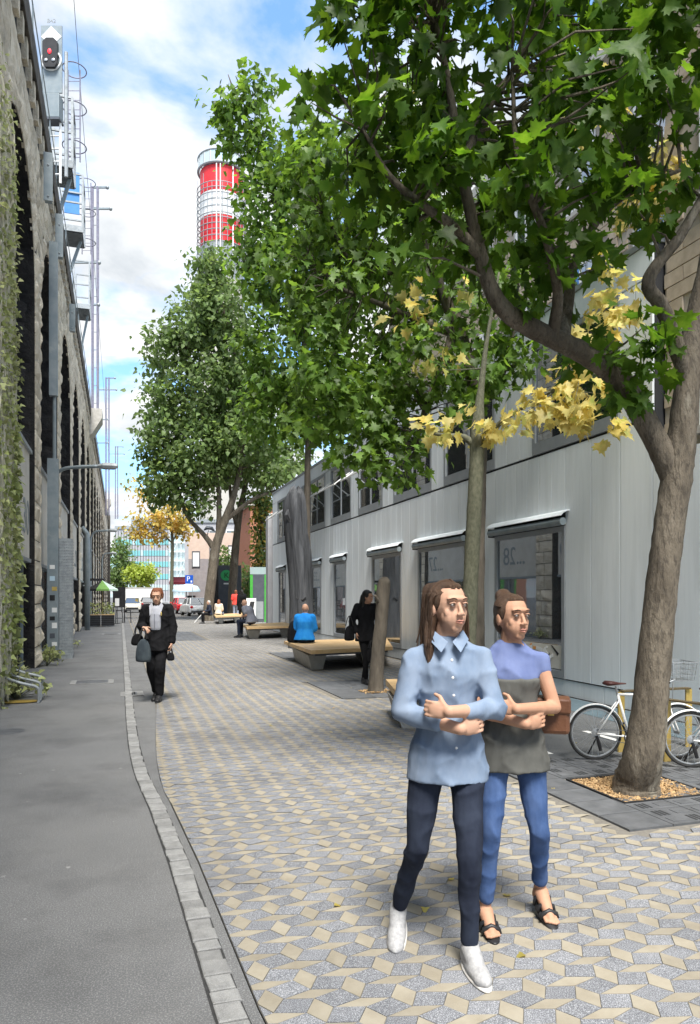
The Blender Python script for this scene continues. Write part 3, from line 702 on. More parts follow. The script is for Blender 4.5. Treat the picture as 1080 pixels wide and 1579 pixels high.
# shop signs and shop fronts in the arches
NUM = {1: '...30', 2: '...29', 3: '...28', 4: '...27', 5: '...26', 6: '...25', 7: '...24', 8: '...23'}
for k, c in enumerate(AC):
    if c < 8 or c > 100: continue
    a, b = c - AR + .06, c + AR - .26
    sg = MB().b2(-2.02, -1.90, a, b, 2.42, 4.72).build('sign_panel', M['cream'], vi, True)
    MB().b2(-2.06, -1.84, a - .02, b + .02, 4.722, 4.80).build('sign_cap', M['galv'], sg, True)
    MB().b2(-2.05, -1.86, a, b, 2.34, 2.418).build('sign_foot', M['blueg'], sg, True)
    if k - 1 in NUM:
        me = text_mesh(NUM[k - 1], 1.05, M['blueg'], .004)
        o = inst('lettering', me, sg); yy_ = (b - .95 if k - 1 != 3 else c - .6)
        o.rotation_euler = (PI / 2, 0, PI / 2); o.location = (-1.893 - VX, yy_ - 40, 3.25)
    sf = MB(); sf.b2(-2.1, -2.02, a, a + .08, 0, 2.34); sf.b2(-2.1, -2.02, b - .08, b, 0, 2.34); sf.b2(-2.1, -2.02, a + .08, b - .08, 0, .12); sf.b2(-2.1, -2.02, c - .04, c + .04, .12, 2.34)
    f = sf.build('shop_front', M['blueg'], vi, True)
    MB().b2(-2.075, -2.05, a + .082, c - .042, .122, 2.338).build('pane', M['pane'], f, True); MB().b2(-2.075, -2.05, c + .042, b - .082, .122, 2.338).build('pane', M['pane'], f, True)
# railing wire on top
rl = thing('parapet_railing', 'thin metal railing running along the top of the stone viaduct', 'railing', (VX + .06, 40, 12.98))
mb = MB()
for zz in (13.45, 13.95): mb.tube([(VX + .06, 8, zz), (VX + .06, VEND, zz)], .014, 5)
mb.build('rail', M['blueg'], rl, True)
y = 8.6
while y < VEND:
    MB().tube([(VX + .06, y, 12.98), (VX + .06, y, 13.96)], .018, 5).build('post', M['blueg'], rl, True); y += 1.9

# vine curtain on the near pier
vn = thing('climbing_vine', 'thick hanging vine with dry stems covering the near viaduct pier', 'vine', (-1.65, 12.6, 0))
st = MB(); vl = []
for k in range(170):
    y = rnd.uniform(10.8, 12.5); top = rnd.uniform(6.5, 9.6); low = rnd.uniform(.05, 2.5)
    p = [(VX + rnd.uniform(.08, .16), y, top)]
    while p[-1][2] > low: p.append((VX + rnd.uniform(.08, .22), p[-1][1] + rnd.uniform(-.08, .08), p[-1][2] - rnd.uniform(.3, .5)))
    st.tube(p, [rnd.uniform(.006, .018)] * len(p), 4)
    for q in p:
        for _ in range(1): vl.append((q[0] + rnd.uniform(-.05, .08), q[1] + rnd.uniform(-.12, .12), q[2] + rnd.uniform(-.3, .3)))
NSPRAY = 420
for k in range(NSPRAY):                                  # the leafier hanging spray at the pier's far edge
    zz = rnd.uniform(.7, 4.3); y = 12.4 + rnd.uniform(-.4, .62) * max(.25, 1 - abs(zz - 2.0) / 2.6); vl.append((VX + rnd.uniform(.08, .26), y, zz))
stuff(st.build('vine_stems', M['vinedry'], vn, True))
# ------------------------------------------------------------------ leaves and trees
MAPLE = [(0, 0), (.10, -.02), (.30, -.10), (.27, .06), (.52, .12), (.40, .24), (.50, .38), (.27, .40), (.20, .50), (.24, .68), (.10, .66), (0, .98),
         (-.10, .66), (-.24, .68), (-.20, .50), (-.27, .40), (-.50, .38), (-.40, .24), (-.52, .12), (-.27, .06), (-.30, -.10), (-.10, -.02)]
SMALL = [(0, 0), (.30, .02), (.50, .22), (.30, .42), (.26, .66), (0, 1.0), (-.26, .66), (-.30, .42), (-.50, .22), (-.30, .02)]
TINY = [(0, 0), (.42, .28), (.22, .72), (0, 1), (-.42, .28)]
def leaf_template(outline, fold=.22, droop=.25):
    v = [(0, .36, 0.0)] + [(x, y, -abs(x) * fold * .0 + abs(x) * fold - droop * y * y) for x, y in outline]
    v[0] = (0, .36, -droop * .13)
    n = len(outline); f = [(0, 1 + i, 1 + (i + 1) % n) for i in range(n)]
    return np.array(v, dtype=np.float32), np.array(f, dtype=np.int32)
LT = {'maple': leaf_template(MAPLE), 'small': leaf_template(SMALL), 'tiny': leaf_template(TINY)}
def leaf_mats(n, out, up=.7, droop=.55):
    """rotation matrices: tips hang outwards and down, faces up"""
    tip = out * nrng.uniform(.2, 1, (n, 1)) + nrng.normal(0, .45, (n, 3)); tip[:, 2] -= nrng.uniform(.1, 1, n) * droop * 1.6
    tip /= np.linalg.norm(tip, axis=1, keepdims=True)
    nrm = nrng.normal(0, .55, (n, 3)) + out * .35; nrm[:, 2] += up
    nrm -= tip * (nrm * tip).sum(1, keepdims=True); nrm /= np.linalg.norm(nrm, axis=1, keepdims=True)
    x = np.cross(tip, nrm)
    return np.stack([x, tip, nrm], axis=2)
def leaves_mesh(name, kind, pos, Rm, size, m):
    v, f = LT[kind]; n = len(pos)
    V = np.einsum('nij,kj->nki', Rm, v) * size[:, None, None] + pos[:, None, :]
    F = (f[None] + (np.arange(n) * len(v))[:, None, None]).reshape(-1, 3)
    me = bpy.data.meshes.new(name); me.vertices.add(n * len(v)); me.vertices.foreach_set('co', V.reshape(-1).astype(np.float32))
    me.loops.add(F.size); me.loops.foreach_set('vertex_index', F.reshape(-1).astype(np.int32))
    me.polygons.add(len(F)); me.polygons.foreach_set('loop_start', np.arange(0, F.size, 3, dtype=np.int32))
    me.update(calc_edges=True); me.materials.append(m); return me
def crown_points(blobs, n, per, rad, keep=None, hollow=.35):
    """clumps of leaves inside a set of ellipsoids (centre, radii, weight)"""
    w = np.array([b[2] * b[1][0] * b[1][1] * b[1][2] for b in blobs]) ** .75; w /= w.sum()
    P, O, CC = [], [], []
    cnt = max(1, n // per)
    for k in range(cnt):
        b = blobs[nrng.choice(len(blobs), p=w)]
        for _try in range(30):
            d = nrng.normal(0, 1, 3); d /= np.linalg.norm(d); r = nrng.uniform(hollow, 1) ** .6
            c = np.array(b[0]) + d * r * np.array(b[1])
            if keep is None or keep(c): break
        else: continue
        CC.append(c); rr = rad * nrng.uniform(.6, 1.3); m = max(3, int(per * nrng.uniform(.5, 1.5)))
        q = nrng.normal(0, .5, (m, 3)) * rr; q[:, 2] *= .75
        P.append(c + q); o = q / (np.linalg.norm(q, axis=1, keepdims=True) + 1e-6) * .6 + (c - np.array(b[0])) / np.linalg.norm(c - np.array(b[0])) * .6
        O.append(o)
    return np.concatenate(P), np.concatenate(O), CC
def twigs(mb, limbs, centres, r, frac=1.0):
    nodes = [(Vector(p), rr) for pts, rad in limbs for p, rr in zip(pts, rad)]
    for c in centres:
        if rnd.random() > frac: continue
        c = Vector(c); p, rr = min(nodes, key=lambda t: (t[0] - c).length + max(0, t[0].z - c.z) * .6)
        d = c - p
        if d.length > r * 65: continue
        mid = p + d * .5 + Vector((rnd.uniform(-.2, .2), rnd.uniform(-.2, .2), rnd.uniform(-.1, .22))) * d.length
        mb.tube([p, mid, c], [min(rr, r), r * .6, r * .22], 5, cap=False)
def tree(name, label, base, limbs, blobs, n, per, rad, lsize, kind, lm, bm, twr, group=None, singles=0, keep=None, hollow=.35, tfrac=1.0, up=.7, seen=True, cat='tree', roots=False, nside=16):
    """limbs: list of (name, points, radii) in world coordinates"""
    t = thing(name, label, cat, base, group=group); LB = []
    for k, (nm, pts, rd) in enumerate(limbs):
        sp = spline(pts, 7); rr = lerpr(rd, 7); LB.append((sp, rr))
        if nm == 'trunk':
            v = [(p.x, p.y, p.z) for p in sp]
            mb = MB(); mb.tube(sp, rr, nside, wob=.10)
        else: mb = MB(); mb.tube(sp, rr, max(8, nside - 4), wob=.12)
        mb.build(nm, bm, t, True, smooth=True)
    P, O, CC = crown_points(blobs, n, per, rad, keep, hollow)
    if keep is not None:
        ok = np.array([keep(p) for p in P]); P, O = P[ok], O[ok]
    tw = MB(); twigs(tw, LB, CC, twr, tfrac); stuff(tw.build('twigs', bm, t, True))
    Rm = leaf_mats(len(P), O, up); sz = lsize * nrng.uniform(.6, 1.25, len(P)); base = np.array(base)
    if singles:
        # the leaves that show largest, nearest to the eye and inside the picture
        Zc = P[:, 0] * SY + P[:, 1] * CY; Xc = P[:, 0] * CY - P[:, 1] * SY
        px = 540 + FPX * Xc / Zc; py = 920 - FPX * (P[:, 2] - EYE) / Zc
        score = sz / Zc * np.where((px > 10) & (px < 1070) & (py > 10) & (py < 1000), 1, 0); idx = np.argsort(-score)[:singles]
        tmpl = leaves_mesh('leaf', kind, np.zeros((1, 3)), np.eye(3)[None], np.ones(1), lm)
        for i in idx:
            o = bpy.data.objects.new('leaf', tmpl); C.objects.link(o); o.parent = t
            mm = Matrix(Rm[i].tolist()).to_4x4(); mm = Matrix.Translation(Vector(P[i] - base)) @ mm @ Matrix.Scale(float(sz[i]), 4); o.matrix_local = mm
        keepm = np.ones(len(P), bool); keepm[idx] = False; P, Rm, sz = P[keepm], Rm[keepm], sz[keepm]
    me = leaves_mesh('foliage', kind, P - base, Rm, sz, lm); stuff(inst('foliage', me, t))
    return t, LB
def clear(c): return c[0] < 6.4 or (c[2] > 6.7 and c[0] < 9.0)
def V(px, py, Z): return at(px, py, Z)
# near leaning tree: trunk forks at head height into a long limb to the left and one to the right
Zt = 5.72
base = (4.01, 4.83, 0)
trunk = [Vector((4.01, 4.83, -.06)), Vector((4.012, 4.83, .10)), V(993, 1160, Zt), V(1006, 1050, Zt), V(1018, 930, Zt), V(1030, 830, Zt), V(1043, 740, Zt), V(1050, 690, Zt), V(1056, 630, Zt), V(1064, 555, Zt), V(1070, 500, Zt + .1)]
left = [V(1043, 775, Zt), V(1026, 710, Zt), V(990, 640, Zt), V(950, 580, Zt), V(900, 545, Zt - .1), V(850, 520, Zt - .2), V(795, 492, Zt - .3), V(762, 455, Zt - .35), V(740, 390, Zt - .4), V(722, 310, Zt - .45), V(706, 230, Zt - .5), V(692, 130, Zt - .5), V(668, 20, Zt - .5)]
right = [V(1052, 660, Zt), V(1057, 620, Zt), V(1063, 565, Zt), V(1071, 500, Zt + .1), V(1092, 400, Zt + .2), V(1110, 250, Zt + .3), V(1120, 60, Zt + .4)]
b1 = [V(1060, 610, Zt), V(1045, 540, Zt - .1), V(1022, 475, Zt - .2), V(1000, 442, Zt - .3), V(1012, 410, Zt - .3), V(1045, 370, Zt - .3), V(1078, 315, Zt - .3), V(1120, 240, Zt - .2)]
b2 = [V(868, 528, Zt - .2), V(876, 470, Zt), V(888, 400, Zt + .1), V(930, 330, Zt + .1), V(985, 290, Zt), V(1050, 262, Zt)]
b3 = [V(742, 395, Zt - .4), V(700, 350, Zt - .5), V(650, 315, Zt - .6), V(600, 270, Zt - .6), V(560, 200, Zt - .6)]
b4 = [V(852, 522, Zt - .2), V(860, 450, Zt - .4), V(840, 360, Zt - .6), V(800, 250, Zt - .7), V(790, 110, Zt - .7)]
b5 = [V(712, 260, Zt - .5), V(745, 180, Zt - .3), V(800, 90, Zt - .1), V(840, -40, Zt)]
limbs = [('trunk', trunk, [.205, .175, .150, .132, .122, .118, .120, .112, .102, .09, .07]), ('limb', left, [.06, .094, .092, .085, .08, .075, .068, .06, .05, .042, .035, .028, .018]),
         ('limb', right, [.05, .09, .09, .083, .068, .05, .025]), ('limb', b1, [.04, .062, .055, .05, .045, .04, .034, .024]), ('limb', b2, [.055, .045, .036, .03, .022, .014]),
         ('limb', b3, [.045, .036, .03, .022, .012]), ('limb', b4, [.05, .038, .03, .022, .012]), ('limb', b5, [.04, .03, .022, .012])]
def B(px, py, Z, rx, ry, rz, w=1): return (tuple(at(px, py, Z)), (rx, ry, rz), w)
blobs = [B(580, 120, 5.2, .55, .8, .62), B(690, 60, 5.2, .8, 1, .7), B(850, 60, 5.3, .9, 1.1, .7), B(1010, 60, 5.4, .8, 1.1, .7), B(620, 235, 5.1, .35, .5, .3), B(780, 230, 5.2, .7, .9, .55), B(930, 190, 5.2, .8, 1, .55),
         B(1060, 200, 5.4, .6, .9, .5), B(700, 330, 5.2, .42, .6, .28), B(840, 330, 5.3, .6, .8, .4), B(820, 395, 5.4, .42, .6, .3), B(960, 330, 5.4, .35, .5, .2, .5), B(955, 540, 5.6, .36, .45, .2, 1.6), B(1000, 585, 5.5, .25, .35, .22, 1.6), B(830, 470, 5.5, .3, .4, .16, .8), B(900, -120, 5.5, 1.5, 1.4, .7), B(600, -60, 5.3, .6, .9, .4),
         B(660, 400, 5.2, .22, .35, .18, .6), B(880, 430, 5.6, .3, .4, .15, .6), B(1050, 330, 5.5, .3, .3, .25, .6)]
tree('leaning_maple_tree', 'near leaning maple tree with forked trunk and big dark green leaves', base, limbs, blobs, 4000, 13, .23, .155, 'maple', M['leaf'], M['bark'], .014, singles=300, nside=24)
# root flare
tree2 = None
# slender tree in front of the facade with yellowing leaves
Zs = 10.6
s0 = at(722, 1086, Zs); s0.z = 0
trunk = [Vector((s0.x, s0.y, -.05)), V(722, 1000, Zs), V(726, 900, Zs), V(731, 800, Zs), V(735, 720, Zs), V(737, 660, Zs), V(742, 600, Zs), V(752, 520, Zs), V(770, 420, Zs)]
l1 = [V(736, 690, Zs), V(715, 674, Zs), V(690, 672, Zs - .1), V(665, 668, Zs - .3)]
l2 = [V(737, 690, Zs), V(758, 668, Zs), V(780, 645, Zs - .2), V(830, 615, Zs - .6), V(880, 590, Zs - 1.2)]
blobs = [B(690, 655, 10.2, .45, .5, .14, 1.1), B(760, 655, 10.2, .45, .5, .15, 1.1), B(830, 630, 9.4, .4, .5, .25, 1.4), B(885, 610, 9.2, .45, .5, .32, 1.5), B(915, 650, 9.0, .25, .3, .18, 1.2), B(940, 460, 9.6, .35, .5, .5, 1.2), B(930, 520, 9.4, .35, .4, .35, .9), B(1000, 280, 9.8, .5, .5, .6, .5), B(905, 180, 10, .5, .5, .6, .6), B(660, 500, 10.8, .8, .8, .8, .06), B(1040, 320, 9.6, .4, .4, .5, .5), B(700, 200, 10.8, 1, .8, 1, .06)]
tree('yellow_leaved_tree', 'slender straight tree before the grey facade with yellow autumn leaves', tuple(s0), [('trunk', trunk, [.125, .118, .113, .112, .108, .10, .05, .03, .015]), ('limb', l1, [.06, .045, .035, .02]), ('limb', l2, [.06, .045, .035, .025, .012])],
     blobs, 900, 11, .26, .19, 'maple', M['yleaf'], M['bark2'], .012, singles=200, keep=clear)
# green tree standing right behind it, crown reaching left over the plaza
Zg = 12.2
g0 = at(732, 1064, Zg); g0.z = 0
trunk = [Vector((g0.x, g0.y, -.05)), V(733, 950, Zg), V(735, 800, Zg), V(738, 690, Zg), V(735, 620, Zg), V(715, 530, Zg), V(690, 470, Zg - .1), V(655, 380, Zg - .2), V(610, 270, Zg - .2), V(580, 160, Zg - .2)]
l1 = [V(704, 485, Zg), V(690, 545, Zg - .2), V(668, 600, Zg - .4), V(650, 650, Zg - .5), V(642, 690, Zg - .5)]
l2 = [V(712, 520, Zg), V(660, 500, Zg - .2), V(590, 470, Zg - .4), V(520, 440, Zg - .4), V(470, 380, Zg - .3)]
l3 = [V(735, 640, Zg), V(770, 590, Zg), V(790, 520, Zg - .1), V(800, 430, Zg - .2)]
l4 = [V(655, 390, Zg), V(600, 420, Zg - .3), V(540, 400, Zg - .4), V(500, 330, Zg - .4)]
blobs = [B(540, 300, 12, 1.1, 1.2, 1.3), B(640, 400, 12, 1, 1.2, 1.1), B(540, 480, 12, 1.2, 1.1, 1), B(640, 560, 11.8, .9, 1.1, .7), B(560, 640, 11.8, .7, .9, .55, 1.1), B(740, 460, 12, .9, .9, .9), B(770, 560, 11.6, .6, .8, .5), B(640, 680, 11.6, .35, .6, .3, 1.2), B(600, 720, 11.6, .25, .5, .2, 1.2), B(700, 300, 12, .9, 1, 1), B(500, 230, 12.2, .55, .9, .5), B(600, 170, 12, .9, 1, .8), B(480, 400, 12.2, .8, .9, .9), B(770, 600, 11.6, .4, .5, .2, 1), B(560, 690, 11.6, .5, .7, .5, 1.3), B(610, 740, 11.6, .22, .4, .3, 1.3), B(500, 600, 11.8, .7, .9, .8), B(700, 610, 11.6, .5, .7, .4, 1)]
tree('spreading_green_tree', 'mid green tree whose crown spreads left over the plaza benches', tuple(g0), [('trunk', trunk, [.17, .16, .15, .145, .13, .11, .09, .07, .05, .025]), ('limb', l1, [.09, .075, .06, .045, .03]), ('limb', l2, [.07, .055, .045, .03, .015]), ('limb', l3, [.07, .05, .035, .02]), ('limb', l4, [.05, .04, .03, .012])],
     blobs, 7000, 16, .38, .17, 'maple', M['leaf2'], M['bark3'], .014, singles=300, keep=clear)
# taller tree farther on, leading shoot against the sky
Zf = 23.5
f0 = at(474, 995, Zf); f0.z = 0
trunk = [Vector((f0.x, f0.y, -.05)), V(475, 900, Zf), V(474, 800, Zf), V(475, 700, Zf), V(478, 600, Zf), V(462, 480, Zf), V(440, 360, Zf), V(408, 250, Zf), V(372, 170, Zf), V(352, 115, Zf)]
l1 = [V(478, 690, Zf), V(505, 600, Zf), V(520, 500, Zf), V(520, 380, Zf)]
l2 = [V(462, 520, Zf), V(420, 460, Zf), V(385, 420, Zf), V(360, 400, Zf)]
l3 = [V(477, 660, Zf), V(440, 620, Zf), V(400, 590, Zf)]
blobs = [B(358, 170, 23.5, 0.58, 0.82, 0.58, 1.5), B(395, 140, 23.5, 0.41, 0.58, 0.47, 0.8), B(352, 112, 23.5, 0.29, 0.35, 0.41, 0.4), B(395, 230, 23.5, 0.88, 0.94, 1.05), B(420, 330, 23.5, 1.17, 1.4, 1.52), B(470, 280, 23.5, 1.4, 1.52, 1.64), B(450, 430, 23.5, 1.52, 1.64, 1.75), B(520, 420, 23.5, 1.52, 1.64, 2.11), B(440, 550, 23.5, 1.52, 1.64, 1.52), B(500, 620, 23.5, 1.4, 1.64, 1.29), B(420, 640, 23.5, 1.05, 1.29, 0.94), B(560, 600, 23.5, 1.17, 1.4, 1.17), B(390, 400, 23.5, 0.7, 0.94, 0.7)]
tree('tall_plane_tree', 'tall tree farther down the plaza with a leading shoot against the sky', tuple(f0), [('trunk', trunk, [.13, .115, .105, .10, .10, .095, .08, .06, .045, .015]), ('limb', l1, [.10, .085, .06, .03]), ('limb', l2, [.07, .055, .04, .02]), ('limb', l3, [.07, .05, .02])],
     blobs, 11000, 18, .6, .22, 'small', M['leaf2'], M['bark3'], .018, singles=250, tfrac=.6)
# two broad trees beyond the benches
Zb = 47
c0 = at(322, 957, Zb); c0.z = 0
trunk = [Vector((c0.x, c0.y, -.1)), V(322, 935, Zb), V(328, 880, Zb), V(334, 840, Zb), V(348, 800, Zb), V(362, 760, Zb), V(375, 690, Zb), V(370, 600, Zb), V(350, 500, Zb), V(330, 420, Zb)]
l1 = [V(333, 850, Zb), V(315, 825, Zb), V(292, 800, Zb), V(280, 770, Zb), V(262, 700, Zb)]
l2 = [V(336, 835, Zb), V(338, 790, Zb), V(335, 740, Zb), V(310, 640, Zb), V(290, 540, Zb)]
l3 = [V(345, 805, Zb), V(390, 770, Zb), V(430, 755, Zb), V(470, 740, Zb)]
blobs = [B(255, 540, 47, 1.4, 2, 1.7), B(250, 640, 47, 1.3, 2, 2.4), B(300, 500, 47, 1.7, 2.4, 2.4), B(322, 430, 47, 1.0, 1.6, 1.9), B(345, 480, 47, 2, 2.4, 2.4), B(320, 600, 47, 2.4, 3, 2.6), B(310, 700, 47, 2.4, 3, 2.2), B(250, 735, 47, 1.4, 2, 1.6), B(375, 560, 47, 2, 2.6, 2.5), B(380, 680, 47, 2.2, 2.6, 2.2), B(300, 770, 47, 1.2, 1.6, 1.0), B(240, 690, 47, .9, 1.6, 1.4), B(420, 730, 47, 1.3, 1.8, .9)]
tree('broad_plane_tree', 'broad tree with leaning brown trunk and light green crown beside the dark totem', tuple(c0), [('trunk', trunk, [.36, .33, .31, .3, .26, .2, .16, .13, .1, .05]), ('limb', l1, [.2, .16, .13, .1, .05]), ('limb', l2, [.2, .17, .14, .1, .04]), ('limb', l3, [.16, .12, .08, .03])],
     blobs, 19000, 22, .95, .34, 'tiny', M['leaf3'], M['bark'], .035, tfrac=.5)
e0 = at(358, 953, 52); e0.z = 0
trunk = [Vector((e0.x, e0.y, -.1)), V(358, 940, 52), V(360, 890, 52), V(364, 840, 52), V(370, 790, 52), V(385, 720, 52), V(400, 640, 52)]
l1 = [V(367, 815, 52), V(358, 780, 52), V(352, 720, 52), V(345, 650, 52)]
blobs = [B(390, 700, 52, 2.6, 3, 2.4), B(420, 620, 52, 2.6, 3, 2.6), B(370, 620, 52, 2.4, 3, 2.4), B(440, 700, 52, 2, 2.4, 2), B(350, 720, 52, 2, 2.4, 1.6), B(395, 770, 52, 1.5, 1.8, .8)]
tree('pale_trunk_tree', 'tree with pale grey trunk between the seated people and the green disc board', tuple(e0), [('trunk', trunk, [.38, .34, .31, .28, .22, .16, .1]), ('limb', l1, [.18, .14, .1, .05])], blobs, 6000, 20, .9, .34, 'tiny', M['leaf3'], M['concrete'] if False else M['bark'], .035, tfrac=.5)
# yellow street tree in the distance
y0 = at(265, 925, 78); y0.z = 0
trunk = [Vector((y0.x, y0.y, -.1)), V(265, 905, 78), V(266, 860, 78), V(266, 830, 78), V(262, 800, 78), V(255, 770, 78)]
l1 = [V(266, 838, 78), V(250, 822, 78), V(235, 810, 78), V(215, 800, 78)]
l2 = [V(266, 835, 78), V(278, 815, 78), V(288, 800, 78)]
blobs = [B(265, 800, 78, 2, 2, 1.6), B(235, 800, 78, 2, 1.6, 1.2), B(222, 825, 78, 1.6, 1.4, .8, .8), B(245, 830, 78, 1.2, 1.2, .7, .8), B(207, 815, 78, 1, 1, .7, .6), B(222, 770, 78, 1.2, 1.2, .9, .6), B(205, 745, 78, .7, .7, .8, .4), B(285, 815, 78, 1, 1, 1)]
tree('autumn_street_tree', 'thin street tree with sparse yellow leaves in front of the distant glass office', tuple(y0), [('trunk', trunk, [.2, .19, .18, .15, .1, .05]), ('limb', l1, [.09, .07, .05, .02]), ('limb', l2, [.09, .06, .02])], blobs, 1500, 12, .8, .42, 'tiny', M['yfar'], M['bark2'], .04)
def far_tree(name, label, px, py, Z, blobs, n, lm, ls, h, group=None):
    p = at(px, py, Z); p.z = 0; tr = [Vector((p.x, p.y, -.1)), Vector((p.x, p.y, h * .4)), Vector((p.x + .1, p.y, h)), Vector((p.x, p.y, h * 1.5))]
    return tree(name, label, tuple(p), [('trunk', tr, [.25, .2, .15, .08])], blobs, n, 16, 1.1, ls, 'tiny', lm, M['bark3'], .05, group=group, nside=8)
far_tree('round_tree', 'round lime green tree shaped like a fan before the teal glass office', 218, 930, 118, [B(218, 882, 118, 2.2, 2, 1.0), B(218, 892, 118, 1.7, 1.6, .9), B(206, 882, 118, 1.2, 1.2, .7), B(229, 882, 118, 1.2, 1.2, .7)], 1800, M['limeleaf'], .5, 3)
far_tree('street_tree', 'dark green tree at the end of the viaduct beside the lime green one', 189, 930, 126, [B(184, 850, 126, 1.5, 2, 2.6), B(190, 880, 126, 2.2, 2, 2.2), B(198, 872, 126, 1.2, 1.2, 1.2), B(180, 890, 126, 1.6, 2, 2)], 2600, M['leaf3'], .5, 5)

# vine leaves and pier-foot plants
pos = np.array(vl); out = np.tile(np.array([[1.0, -.4, 0]]), (len(pos), 1)); b0 = np.array(vn.location)
szs = nrng.uniform(.05, .10, len(pos)); szs[-NSPRAY:] = nrng.uniform(.08, .15, NSPRAY)
stuff(inst('vine_leaves', leaves_mesh('vine_leaves', 'small', pos - b0, leaf_mats(len(pos), out, .3), szs, M['vine']), vn))
def weed(x, y, z, n, r, h, label, m='vine'):
    t = thing('weed', label, 'plant', (x, y, z)); st = MB()
    P = []
    for k in range(n):
        a = rnd.uniform(0, 6.3); rr = rnd.uniform(0, r); q = (rr * math.cos(a), rr * math.sin(a), rnd.uniform(.3, 1) * h * (1 - rr / r * .5)); P.append(q)
        if k % 5 == 0: st.tube([(0, 0, -.01), (q[0] * .5, q[1] * .5, q[2] * .7), q], [.006, .005, .003], 4)
    st.build('stem', M['bark2'], t); P = np.array(P); o = P / (np.linalg.norm(P, axis=1, keepdims=True) + 1e-6)
    stuff(inst('leaves', leaves_mesh('leaves', 'small', P, leaf_mats(n, o, .6), nrng.uniform(.05, .11, n), M[m]), t))
weed(-1.62, 17.9, 0, 120, .35, .5, 'small weed at the foot of the second viaduct pier'); weed(-1.6, 19.2, 0, 90, .3, .35, 'small weed beside the perforated cable post')
weed(-1.55, 23.6, 0, 110, .4, .4, 'small weed at the foot of the third viaduct pier'); weed(-1.55, 12.2, 0, 260, .5, .6, 'low plant growing under the thick vine by the tube rack')
# ------------------------------------------------------------------ railway equipment on top of the viaduct
def on(px, py, x):
    u = (px - 540) / FPX; Z = x / (u * CY + SY); return at(px, py, Z)
FR = -YAW                                                  # rotation that faces the camera's way down the street
sg = thing('railway_signal', 'tall railway signal with white diamond, red lamp and grey box above the viaduct', 'signal', (-1.80, 21.2, 13.0), FR)
MB().b2(-.29, .29, -.02, .02, 2.45, 4.30).build('signal_plate', M['blueg'], sg)
MB().add([(0, -.03, 4.28), (.28, -.03, 3.99), (0, -.03, 3.72), (-.28, -.03, 3.99), (0, -.022, 4.28), (.28, -.022, 3.99), (0, -.022, 3.72), (-.28, -.022, 3.99)], [(0, 3, 2, 1), (0, 1, 5, 4), (1, 2, 6, 5), (2, 3, 7, 6), (3, 0, 4, 7)]).build('diamond', M['white'], sg)
MB().ring((0, -.035, 3.33), .265, .028, n=32).build('white_ring', M['white'], sg)
hd = MB(); hd.add([(x, y, z) for y in (-.14, -.022) for x, z in ((-.2, 3.2), (-.13, 3.08), (.13, 3.08), (.2, 3.2), (.2, 3.78), (.1, 3.88), (-.1, 3.88), (-.2, 3.78))], [(0, 1, 2, 3, 4, 5, 6, 7)] + [(i, 8 + i, 8 + (i + 1) % 8, (i + 1) % 8) for i in range(8)])
hood = hd.build('lamp_hood', M['black'], sg)
red = bpy.data.materials.new('signal_lamp_red'); red.use_nodes = True; q = red.node_tree.nodes['Principled BSDF']; q.inputs['Base Color'].default_value = (.4, .01, .02, 1); q.inputs['Emission Color'].default_value = (1, .03, .05, 1); q.inputs['Emission Strength'].default_value = .45
MB().ell((0, -.15, 3.5), (.05, .02, .07)).build('red_lamp', red, hood); MB().ell((-.1, -.15, 3.26), (.05, .02, .045)).build('lens', M['alu'], hood); MB().ell((.1, -.15, 3.26), (.05, .02, .045)).build('lens', M['alu'], hood)
MB().b2(-.27, .25, -.12, .18, 1.72, 2.38).build('relay_box', M['blueg'], sg, bevel=.02); MB().b2(-.28, .26, -.13, .19, 1.66, 1.718).build('box_foot', M['slate'], sg)
MB().tube([(.36, .1, .2), (.36, .1, 3.65)], .05, 10).build('mast', M['galv'], sg)
fr = MB()
for x in (-.22, .22): fr.tube([(x, .05, 0), (x, .05, 1.66)], .035, 6)
for z in (.25, .6, .95, 1.3): fr.tube([(-.22, .05, z), (.22, .05, z)], .022, 5)
fr.build('support_frame', M['white'], sg)
nm = text_mesh('B42', .16, M['galv'], .006); o = inst('lettering', nm, sg, (0, -.02, 4.42), (PI / 2, 0, 0))
def platform(y, x0, x1, z0, z1, dpt, label):
    t = thing('signal_platform', label, 'platform', ((x0 + x1) / 2, y, z0), group='steel service platforms above the viaduct')
    MB().b2(x0, x1, y, y + dpt, z0, z0 + .06).build('deck', M['slate'], t, True)
    g_ = MB(); k = 0; yy = y + .1
    while yy < y + dpt - .05: g_.b2(x0 + .04, x1 - .04, yy, yy + .03, z0 - .035, z0 - .001); yy += .09
    g_.build('grating', M['galv'], t, True)
    MB().b2(x0 - .03, x1 + .03, y - .05, y - .002, z0 - .02, z0 + .2).build('toe_board', M['galv'], t, True)
    rl_ = MB()
    for (a, b) in ((x0, y), (x1, y), (x0, y + dpt), (x1, y + dpt)): rl_.bar((a, b, z0 + .05), (a, b, z1), .07)
    for z in (z0 + (z1 - z0) * .5, z1):
        for (p, q) in (((x0, y), (x1, y)), ((x1, y), (x1, y + dpt)), ((x0, y + dpt), (x1, y + dpt))): rl_.bar((*p, z), (*q, z), .055)
    rl_.build('guard_rail', M['galv'], t, True)
    br_ = MB(); br_.bar((x0 + .1, y + dpt * .5, z0 - .02), (x0 - .15, y + dpt * .5, 12.98), .10); br_.bar((x1 - .1, y + dpt * .5, z0 - .02), (x0 + .1, y + dpt * .5, 12.98), .10); br_.bar((x0 + .02, y + .1, z0 - .02), (x0 + .02, y + .1, 11.7), .16); br_.build('support', M['blueg'], t, True)
    return t
p1 = platform(23.0, -2.0, -1.38, 14.5, 16.6, 1.2, 'nearest caged service platform under the railway signal')
